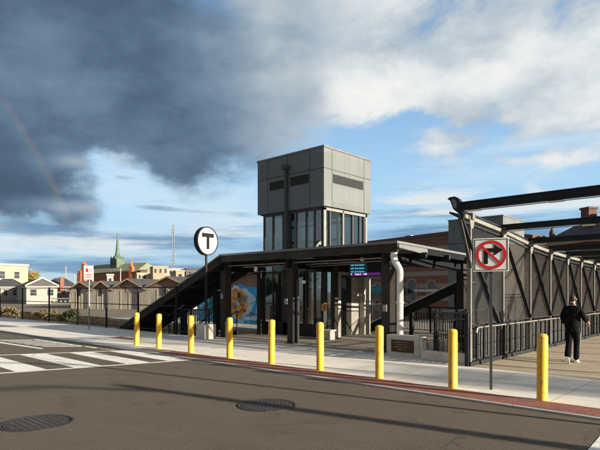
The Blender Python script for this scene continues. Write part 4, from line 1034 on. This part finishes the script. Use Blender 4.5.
def church():
    d = 230
    A = bearing(77, d+8); B = bearing(136, d-14); fr = loc_frame(A, B); L = fr[3]
    t = thing('church', P3(fr, L/2, 0, 0), 'red brick church with green copper spire on the skyline', 'church')
    ev = hgt(273.2, d); pk = hgt(263.3, d)
    obox(MB(), fr, 0, L, 0, 16, 0, ev).build('wall', 'churchbrick', t)
    m = MB(); m.add([P3(fr, 0, -.4, ev), P3(fr, L, -.4, ev), P3(fr, L, 16.4, ev), P3(fr, 0, 16.4, ev), P3(fr, 2.5, 8, pk), P3(fr, L-2.5, 8, pk)], [(0, 1, 5, 4), (1, 2, 5), (2, 3, 4, 5), (3, 0, 4), (0, 3, 2, 1)])
    m.build('roof', 'greenslate', t)
    for k in range(7): window(fr, t, 4+k*(L-8)/6, ev-1.9, .8, 1.4, 'tan')
    # front gable with buttress tower at left, turret at right
    def pt(px, z, dd=0): return bearing(px, d+dd)
    for (px, w, z1, z2, nm, mt) in ((80.6, 1.6, hgt(272, d), hgt(270.2, d), 'porch', 'churchbrick'), (84.3, 1.7, hgt(265.5, d), hgt(262.3, d), 'buttress_tower', 'churchbrick'), (131.8, 1.7, hgt(268, d), hgt(259, d), 'turret', 'churchbrick'), (92.3, .8, hgt(270, d), hgt(266.5, d), 'pinnacle', 'tan')):
        x, y = bearing(px, d-12); m = MB(); m.box(x-w/2, x+w/2, y-w/2, y+w/2, 0, z1, R(20)); m.lathe(x, y, [(w*.55, z1), (.06, z2)], 4); m.build(nm, mt, t)
    x, y = bearing(117.5, d+2); zb = hgt(266, d)
    m = MB(); w = 4.4; m.box(x-w/2, x+w/2, y-w/2, y+w/2, zb-2, hgt(258.5, d), R(10)); b = m.build('belfry', 'copper', t)
    zb2 = hgt(258.5, d)
    m = MB(); m.lathe(x, y, [(2.45, zb2), (2.2, zb2+.3), (1.25, zb2+1.6), (.85, zb2+3.0), (.45, hgt(241, d)), (.06, hgt(231, d))], 8); m.build('spire', 'copper', t)
    m = MB()
    for dx in (-.8, .8): m.box(x+dx-.3, x+dx+.3, y-w/2-.05, y-w/2+.1, zb+.4, zb+2.2, R(10), (x, y))
    m.build('belfry_opening', 'slate', b)
    for q in ((-1, -1), (1, -1), (1, 1), (-1, 1)): MB().lathe(x+q[0]*1.9, y+q[1]*1.9, [(.3, zb2-.4), (.3, zb2+.4), (.03, zb2+1.5)], 6).build('pinnacle', 'copper', b)
church()
def mast():
    d = 260; x, y = bearing(173.6, d); zt_, zb = hgt(219, d), hgt(268, d)
    t = thing('radio_mast', (x, y, zb-8), 'thin white lattice radio mast rising above the rooftops', 'mast')
    zb -= 8; m = MB(); w0, w1 = .75, .5
    n = 22; c3 = [(math.cos(a), math.sin(a)) for a in (0, 2.09, 4.19)]
    for c in c3: m.tube([(x+c[0]*w0, y+c[1]*w0, zb), (x+c[0]*w1, y+c[1]*w1, zt_-3)], .13, 5)
    for k in range(n):
        z0 = zb+(zt_-3-zb)*k/n; z1 = zb+(zt_-3-zb)*(k+1)/n
        for i in range(3):
            a, b = c3[i], c3[(i+1) % 3]; m.bar((x+a[0]*.6, y+a[1]*.6, z0), (x+b[0]*.6, y+b[1]*.6, z1), .09, .09)
    m.build('lattice', 'paintgrey', t)
    MB().tube([(x, y, zt_-3.2), (x, y, zt_+1.5)], .09, 6).build('antenna', 'offwhite', t)
    for z in (zt_-3, hgt(233, d), hgt(260.5, d)):
        m = MB()
        m.bar((x-1.5*R2.x, y-1.5*R2.y, z), (x+1.2*R2.x, y+1.2*R2.y, z), .14, .14)
        for s in (-1.5, -.8, .9): m.tube([(x+s*R2.x, y+s*R2.y, z-.1), (x+s*R2.x, y+s*R2.y, z+1.8)], .06, 5)
        m.build('antenna_arm', 'offwhite', t)
mast()
def flats(pxa, pxb, ya, yb, d, label, m, roofm='offwhite', deep=12, wins=2, name='building', base=0, skew=None, wr=1):
    if skew is None: skew = -.17*(pxb-pxa)/520*d
    fr = loc_frame(bearing(pxa, d+skew), bearing(pxb, d-skew)); L = fr[3]; z1 = hgt(ya, d)
    t = thing(name, P3(fr, L/2, 0, base), label, 'building', 'flat roofed buildings on the skyline')
    obox(MB(), fr, 0, L, 0, deep, base, z1).build('wall', m, t)
    obox(MB(), fr, -.15, L+.15, -.15, deep+.1, z1, z1+.35).build('roof', roofm, t)
    for r in range(wr):
        for k in range(wins): window(fr, t, L*(k+.5)/wins, z1-1.9-2.6*r, min(1.1, L/wins*.4), 1.3)
    return t
flats(153, 168, 267, 0, 170, 'tan flat roofed block right of the church spire', 'tan', wins=3)
flats(164, 186, 269, 0, 195, 'long white flat roofed block below the radio mast', 'offwhite', wins=5)
flats(176, 184.5, 271.5, 0, 120, 'small yellowish block above the stair canopy', 'tan', wins=1)
flats(186, 209, 269.5, 0, 150, 'dark block with blue rooftop unit left of the T sign', 'housegrey', 'darkgrey', wins=3)
flats(137, 153, 273.5, 0, 200, 'low cream block right beside the church', 'cream', wins=3)
flats(140, 147, 270.5, 0, 215, 'brown block partly behind the low cream block', 'brownroof', 'slate', wins=1)
flats(205, 216, 271, 0, 140, 'pale block directly behind the T sign pole', 'offwhite', wins=1)
flats(247, 262, 268.5, 0, 90, 'white rooftop building seen between the canopy column and tower', 'offwhite', wins=2)
flats(107, 113.5, 275.5, 0, 110, 'tiny white shed in front of the church', 'offwhite', wins=1, deep=3)
# slim utility poles among the roofs
for px, yt, d, lab in ((65.8, 266, 150, 'thin pale utility pole beside the orange brick chimney'), (120.5, 268, 120, 'cream utility pole in front of the church spire'), (74.5, 275, 110, 'short white pole left of the church')):
    x, y = bearing(px, d); t = thing('utility_pole', (x, y, -.7), lab, 'pole', 'slim poles among the rooftops')
    MB().tube([(x, y, -.7), (x, y, hgt(yt, d))], [.17, .11], 8).build('post', 'offwhite', t)
    MB().bar((x-.6*R2.x, y-.6*R2.y, hgt(yt+2, d)), (x+.6*R2.x, y+.6*R2.y, hgt(yt+2, d)), .12, .12).build('crossarm', 'tan', t)

# brick building right, behind the canopy
def brick_hall():
    fr = loc_frame(bearing(362, 52), bearing(470, 41)); L = fr[3]; z1 = hgt(238.5, 45.5)
    t = thing('brick_building', P3(fr, L/2, 0, 0), 'banded red brick building with arched window behind the canopy', 'building')
    w = obox(MB(), fr, 0, L, 0, 14, -.7, z1).build('wall', 'brickband', t)
    obox(MB(), fr, -.2, L+.2, -.25, 14.2, z1, z1+.3).build('cornice', 'brick', t)
    obox(MB(), fr, -.1, L*.5, -.12, 0, z1-2.0, z1-1.75).build('string_course', 'conc_block', t)
    obox(MB(), fr, L*.3, L*.36, 2, 3, z1+.3, z1+.7).build('roof_unit', 'galv', t)
    def win(a, z, ww, h):
        n = 12; prof = [(-ww/2, 0), (ww/2, 0), (ww/2, h)]+[(ww/2*math.cos(math.pi*k/n), h+ww/2*math.sin(math.pi*k/n)) for k in range(1, n)]+[(-ww/2, h)]
        m = MB(); m.prism([P3(fr, a+p*1.25, -.06, z+q*1.04) for p, q in prof], Vector(P3(fr, 0, .05, 0))-Vector(P3(fr, 0, 0, 0))); f = m.build('window', 'tan', t)
        m = MB(); m.prism([P3(fr, a+p, -.075, z+q) for p, q in prof], Vector(P3(fr, 0, .01, 0))-Vector(P3(fr, 0, 0, 0))); m.build('pane', 'winglass', f)
    A = fr[0]
    def apx(px):
        best = 0; bd = 1e9
        for k in range(200):
            p = fr[0]+fr[1]*(L*k/199); q = Vector((p.x, p.y))-C2; x = 300+520*q.dot(R2)/q.dot(F2)
            if abs(x-px) < bd: bd = abs(x-px); best = L*k/199
        return best
    win(apx(412), .9, 1.0, 1.5); win(apx(392), .9, .9, 1.3); win(apx(432), 1.0, .9, 1.3); win(apx(378), .9, .9, 1.3)
    fr2 = fr
    m = MB(); a0, a1 = apx(366), apx(405); m.prism([P3(fr, a0, -.002, 2.3), P3(fr, a0, -1.1, 1.85), P3(fr, a0, -1.1, 1.6), P3(fr, a0, -.002, 1.6)], Vector(P3(fr, a1, 0, 0))-Vector(P3(fr, a0, 0, 0))); m.build('awning', 'teal', t)
    for px in (371, 384, 399): window(fr, t, apx(px), .0, 1.3, 1.5, 'offwhite')
    m = MB(); obox(m, fr, apx(415), apx(449), -.1, -.003, hgt(289, 44)-.25, hgt(289, 44)); m.build('sill_band', 'conc_block', t)
brick_hall()
def mansard():
    fr = loc_frame(bearing(545, 46), bearing(625, 38)); L = fr[3]; ev = hgt(239, 42); z1 = hgt(222, 42)
    t = thing('brick_house', P3(fr, L/2, 0, 0), 'red brick Victorian house with dark mansard roof and chimney on the right', 'building')
    obox(MB(), fr, 0, L, 0, 12, -.7, ev).build('wall', 'brick', t)
    ins = 2.2
    m = MB(); b = [P3(fr, -.3, -.3, ev), P3(fr, L+.3, -.3, ev), P3(fr, L+.3, 12.3, ev), P3(fr, -.3, 12.3, ev), P3(fr, ins, 1.2, z1), P3(fr, L, 1.2, z1), P3(fr, L, 11, z1), P3(fr, ins, 11, z1)]
    m.add(b, [(0, 1, 5, 4), (1, 2, 6, 5), (2, 3, 7, 6), (3, 0, 4, 7), (4, 5, 6, 7), (0, 3, 2, 1)]); r = m.build('roof', 'slate', t)
    m = MB(); 
    def apx(px):
        best = 0; bd = 1e9
        for k in range(200):
            p = fr[0]+fr[1]*(L*k/199); q = Vector((p.x, p.y))-C2; x = 300+520*q.dot(R2)/q.dot(F2)
            if abs(x-px) < bd: bd = abs(x-px); best = L*k/199
        return best
    a = apx(578.5); c = obox(MB(), fr, a-.42, a+.42, .6, 1.4, ev, hgt(208.5, 42)).build('chimney', 'brick', r); obox(MB(), fr, a-.5, a+.5, .52, 1.48, hgt(208.5, 42), hgt(206.5, 42)).build('chimney_cap', 'brick', r)
    a = apx(592); obox(MB(), fr, a-.35, a+.35, 1.5, 2.2, ev, hgt(211, 42)).build('chimney', 'brick', r)
    m = MB(); m.lathe(P3(fr, .3, .5, 0)[0], P3(fr, .3, .5, 0)[1], [(.3, ev), (.25, ev+1.0), (.02, ev+1.5)], 8); m.build('finial', 'slate', t)
    for px in (560, 577, 592): window(fr, t, apx(px), ev-2.4, .8, 1.5)
    obox(MB(), fr, -.1, L+.1, -.35, -.01, ev-.3, ev).build('cornice', 'tan', t)
mansard()
flats(470, 548, 262, 0, 60, 'long low red brick row behind the louvred bridge screen', 'brick', 'conc_block', wins=7, wr=2, skew=4, deep=10)

# off-frame poles, and an added lattice, whose shadows cross the street
def street_pole(x, y, h, r, label, arm=None):
    t = thing('street_lamp', (x, y, 0), label, 'street lamp', 'street lamps on the right')
    MB().tube([(x, y, 0), (x, y, h)], [r, r*.75], 12).build('pole', 'galv', t)
    MB().tube([(x, y, h-.3), (x-.1, y-.9, h+.2), (x-.1, y-2.2, h+.35)], [.06, .05, .04], 8).build('arm', 'galv', t)
    MB().box(x-.22, x+.02, y-2.8, y-2.1, h+.28, h+.40).build('lamp_head', 'darkgrey', t, bevel=.03)
street_pole(12.2, .75, 5.0, .15, 'tall grey street lamp at the kerb beyond the right edge')
street_pole(4.6, .6, 4.2, .06, 'slim grey street lamp at the kerb nearer the camera on the right')
def shade_lattice():  # unseen lattice, added only to lay a partial shade band on the sidewalk
    x, y = 40.5, 10.9
    t = thing('added_lattice', (x, y, -.7), 'unseen grey steel lattice added far to the right to shade the sidewalk', 'shade lattice')
    w = .85
    for a, b in ((-w, -w), (w, -w), (w, w), (-w, w)): MB().box(x+a-.07, x+a+.07, y+b-.07, y+b+.07, -.7, 11.6).build('leg', 'galv', t)
    m = MB(); k = 0; z = -.5
    while z < 11.5:
        m.box(x-w-.03, x-w+.03, y-w, y+w, z, z+.10); m.box(x+w-.03, x+w+.03, y-w, y+w, z+.11, z+.19)
        m.bar((x+w, y-w if k % 2 else y+w, z), (x+w, y+w if k % 2 else y-w, z+.24), .05, .05); z += .24; k += 1
    m.build('lattice', 'galv', t)
shade_lattice()

# ------------------------------------------------------------------ person
def skin_mesh(name, verts, edges, radii, m, parent, root=0, sub=2, xf=None):
    me = bpy.data.meshes.new(name); me.from_pydata([tuple(v) for v in verts], edges, []); o = bpy.data.objects.new(name+'_src', me); C.objects.link(o)
    sk = o.modifiers.new('skin', 'SKIN'); sk.use_smooth_shade = True; sb = o.modifiers.new('sub', 'SUBSURF'); sb.levels = sub; sb.render_levels = sub
    for i, r in enumerate(radii): o.data.skin_vertices[0].data[i].radius = r if isinstance(r, tuple) else (r, r)
    o.data.skin_vertices[0].data[root].use_root = True
    dg = bpy.context.evaluated_depsgraph_get(); dg.update(); nm = bpy.data.meshes.new_from_object(o.evaluated_get(dg)); bpy.data.objects.remove(o)
    if xf: nm.transform(xf)
    nm.materials.clear(); nm.materials.append(M[m]); nm.name = name
    for p in nm.polygons: p.use_smooth = True
    q = bpy.data.objects.new(name, nm); C.objects.link(q); q.parent = parent; q.matrix_parent_inverse = Matrix.Translation(-world_loc(parent))
    return q
def person():
    x, y = -1.93, 5.86
    t = thing('person', (x, y, 0), 'person in black jacket and dark trousers with cream shoes walking away', 'person')
    # local: +Y is the walking direction, +X the right-hand side; heading roughly away from the viewer
    XF = Matrix.Translation((x, y, 0)) @ Matrix.Rotation(R(8), 4, 'Z') @ Matrix.Scale(.985, 4)
    V = [(0, 0, .95), (0, .0, 1.10), (0, .02, 1.28), (0, .02, 1.42), (0, .03, 1.50), (0, .05, 1.575), (0, .06, 1.66),   # 0-6 spine, neck, head
         (-.15, .01, 1.36), (-.22, -.02, 1.15), (-.20, .12, .98), (-.185, .15, .93),      # 7-10 left arm
         (.15, .01, 1.36), (.26, -.06, 1.17), (.335, .10, 1.05), (.345, .14, 1.01),           # 11-14 right arm
         (-.09, 0, .90), (-.095, -.02, .50), (-.09, -.33, .20), (-.09, -.38, .16),         # 15-18 left (trailing) leg, lifted heel
         (.09, 0, .90), (.085, .10, .50), (.08, .04, .10), (.08, .05, .07)]                # 19-22 right leg, planted
    E_ = [(0, 1), (1, 2), (2, 3), (3, 4), (4, 5), (5, 6), (3, 7), (7, 8), (8, 9), (9, 10), (3, 11), (11, 12), (12, 13), (13, 14), (0, 15), (15, 16), (16, 17), (17, 18), (0, 19), (19, 20), (20, 21), (21, 22)]
    V[17] = (-.07, -.25, .235); V[18] = (-.07, -.31, .18); V[16] = (-.08, .02, .50); V[20] = (.075, .16, .50); V[21] = (.065, .18, .12); V[22] = (.065, .20, .08)
    V[15] = (-.09, 0, .9)
    Rr = [(.12, .09), (.12, .08), (.13, .085), (.10, .07), .052, (.075, .09), (.07, .085), .05, .042, .034, .026, .05, .042, .034, .026, .085, .058, .042, .04, .085, .058, .042, .04]
    skin_mesh('body', V, E_, Rr, 'skin', t, 0, 2, XF)
    # jacket: torso and sleeves, a little larger, ending at hip and wrists
    JV = [(0, 0, .76), (0, -.005, 1.0), (0, .01, 1.20), (0, .01, 1.375), (0, .025, 1.465), (-.165, .0, 1.365), (-.225, -.03, 1.15), (-.19, .08, .99), (.165, .0, 1.365), (.265, -.07, 1.17), (.325, .09, 1.05)]
    JE = [(0, 1), (1, 2), (2, 3), (3, 4), (3, 5), (5, 6), (6, 7), (3, 8), (8, 9), (9, 10)]
    JR = [(.19, .155), (.195, .15), (.20, .145), (.155, .12), (.085, .075), .082, .072, .06, .082, .072, .06]
    j = skin_mesh('jacket', JV, JE, JR, 'jacket', t, 0, 2, XF)
    CV = [(0, .0, 1.45), (0, .03, 1.50)]
    skin_mesh('collar', CV, [(0, 1)], [(.085, .08), (.075, .07)], 'jacket', j, 0, 2, XF)
    # trousers
    TV = [(0, 0, .96), (-.085, 0, .82), (-.08, .02, .50), (-.07, -.29, .22), (.085, 0, .82), (.075, .16, .50), (.065, .18, .06)]
    TV[3] = (-.07, -.325, .16); TV[6] = (.065, .185, .05)
    TE = [(0, 1), (1, 2), (2, 3), (0, 4), (4, 5), (5, 6)]
    tr_ = skin_mesh('trousers', TV, TE, [(.125, .10), .095, .078, .088, .095, .075, .074], 'trousers', t, 0, 2, XF)
    m = MB(); st = [(.172, .0, .78), (.160, .07, .62), (.148, .14, .50), (.142, .15, .40), (.138, .16, .30)]
    m.tube([XF @ Vector(p) for p in st], [.010, .024, .026, .018, .008], 8); m.build('side_stripe', 'paintgrey', tr_)
    # shoes
    def shoe(cx, cy, cz, pitch):
        SV_ = [(0, -.05, .0), (0, .04, -.01), (0, .14, -.025), (0, .20, -.03)]
        rm = Matrix.Translation((cx, cy, cz)) @ Matrix.Rotation(pitch, 4, 'X')
        s_ = skin_mesh('shoe', SV_, [(0, 1), (1, 2), (2, 3)], [(.05, .055), (.048, .05), (.05, .036), (.036, .022)], 'shoe', t, 0, 2, XF @ rm)
        m = MB(); so_ = [(-.045, -.10), (.045, -.10), (.052, .0), (.056, .12), (.04, .225), (-.04, .225), (-.056, .12), (-.05, 0)]
        mm = XF @ rm; m.prism([mm @ Vector((a, b, -.068)) for a, b in so_], (mm.to_3x3() @ Vector((0, 0, .022)))); m.build('sole', 'white', s_)
    shoe(.065, .21, .07, 0); shoe(-.07, -.35, .145, R(-50))
    # hands: palm and five curled fingers
    def hand(wx, wy, wz, d, side):
        d = Vector(d).normalized(); s = Vector((side, 0, 0)); p = Vector((wx, wy, wz)); pa = p+d*.05; pb = p+d*.09
        W_ = s.cross(d).normalized()
        vs = [p, pa, pb]; ed = [(0, 1), (1, 2)]; rr = [.024, (.034, .020), (.032, .017)]
        h = skin_mesh('hand', vs, ed, rr, 'skin', t, 0, 2, XF)
        for k, L_ in enumerate((.062, .072, .066, .052)):
            b0_ = pb + W_*((k-1.5)*.019); b1 = b0_+d*L_*.5-s*.006; b2 = b1+d*L_*.4-s*.022; b3 = b2+d*L_*.15-s*.02
            skin_mesh('finger', [b0_-d*.02, b0_, b1, b2, b3], [(0, 1), (1, 2), (2, 3), (3, 4)], [.010, .010, .009, .008, .006], 'skin', h, 0, 1, XF)
        b0_ = pa+W_*.03; skin_mesh('thumb', [pa, b0_, b0_+d*.03+W_*.014, b0_+d*.055+W_*.012], [(0, 1), (1, 2), (2, 3)], [.012, .012, .010, .008], 'skin', h, 0, 1, XF)
    hand(-.19, .14, .945, (0, .5, -.8), -1); hand(.342, .125, 1.03, (.1, .7, -.6), 1)
    # hair cap, ears, face
    hv = [(0, .045, 1.72), (0, .03, 1.67), (0, .015, 1.60), (0, .005, 1.545)]
    skin_mesh('hair', hv, [(0, 1), (1, 2), (2, 3)], [(.06, .065), (.086, .092), (.084, .082), (.058, .05)], 'hair', t, 0, 2, XF)
    fe = MB()
    for sx in (-1, 1): fe.lathe(0, 0, [(.0, 0), (.0, 0)], 3) if False else None
    for sx in (-1, 1):
        e = XF @ Vector((sx*.083, .055, 1.615)); m = MB(); m.tube([e+Vector((0, 0, -.025)), e, e+Vector((0, 0, .025))], [.008, .014, .009], 8); m.build('ear', 'skin', t)
        q = XF @ Vector((sx*.03, .135, 1.64)); m = MB(); m.tube([q+Vector((0, 0, -.006)), q, q+Vector((0, 0, .006))], [.004, .009, .004], 8); m.build('eye', 'white', t)
    n1 = XF @ Vector((0, .135, 1.64)); n2 = XF @ Vector((0, .16, 1.60)); MB().tube([n1, n2], [.007, .013], 8).build('nose', 'skin', t)
    a, b = XF @ Vector((-.025, .135, 1.565)), XF @ Vector((.025, .135, 1.565)); MB().tube([a, (a+b)/2, b], [.003, .006, .003], 6).build('mouth', 'red', t)
person()
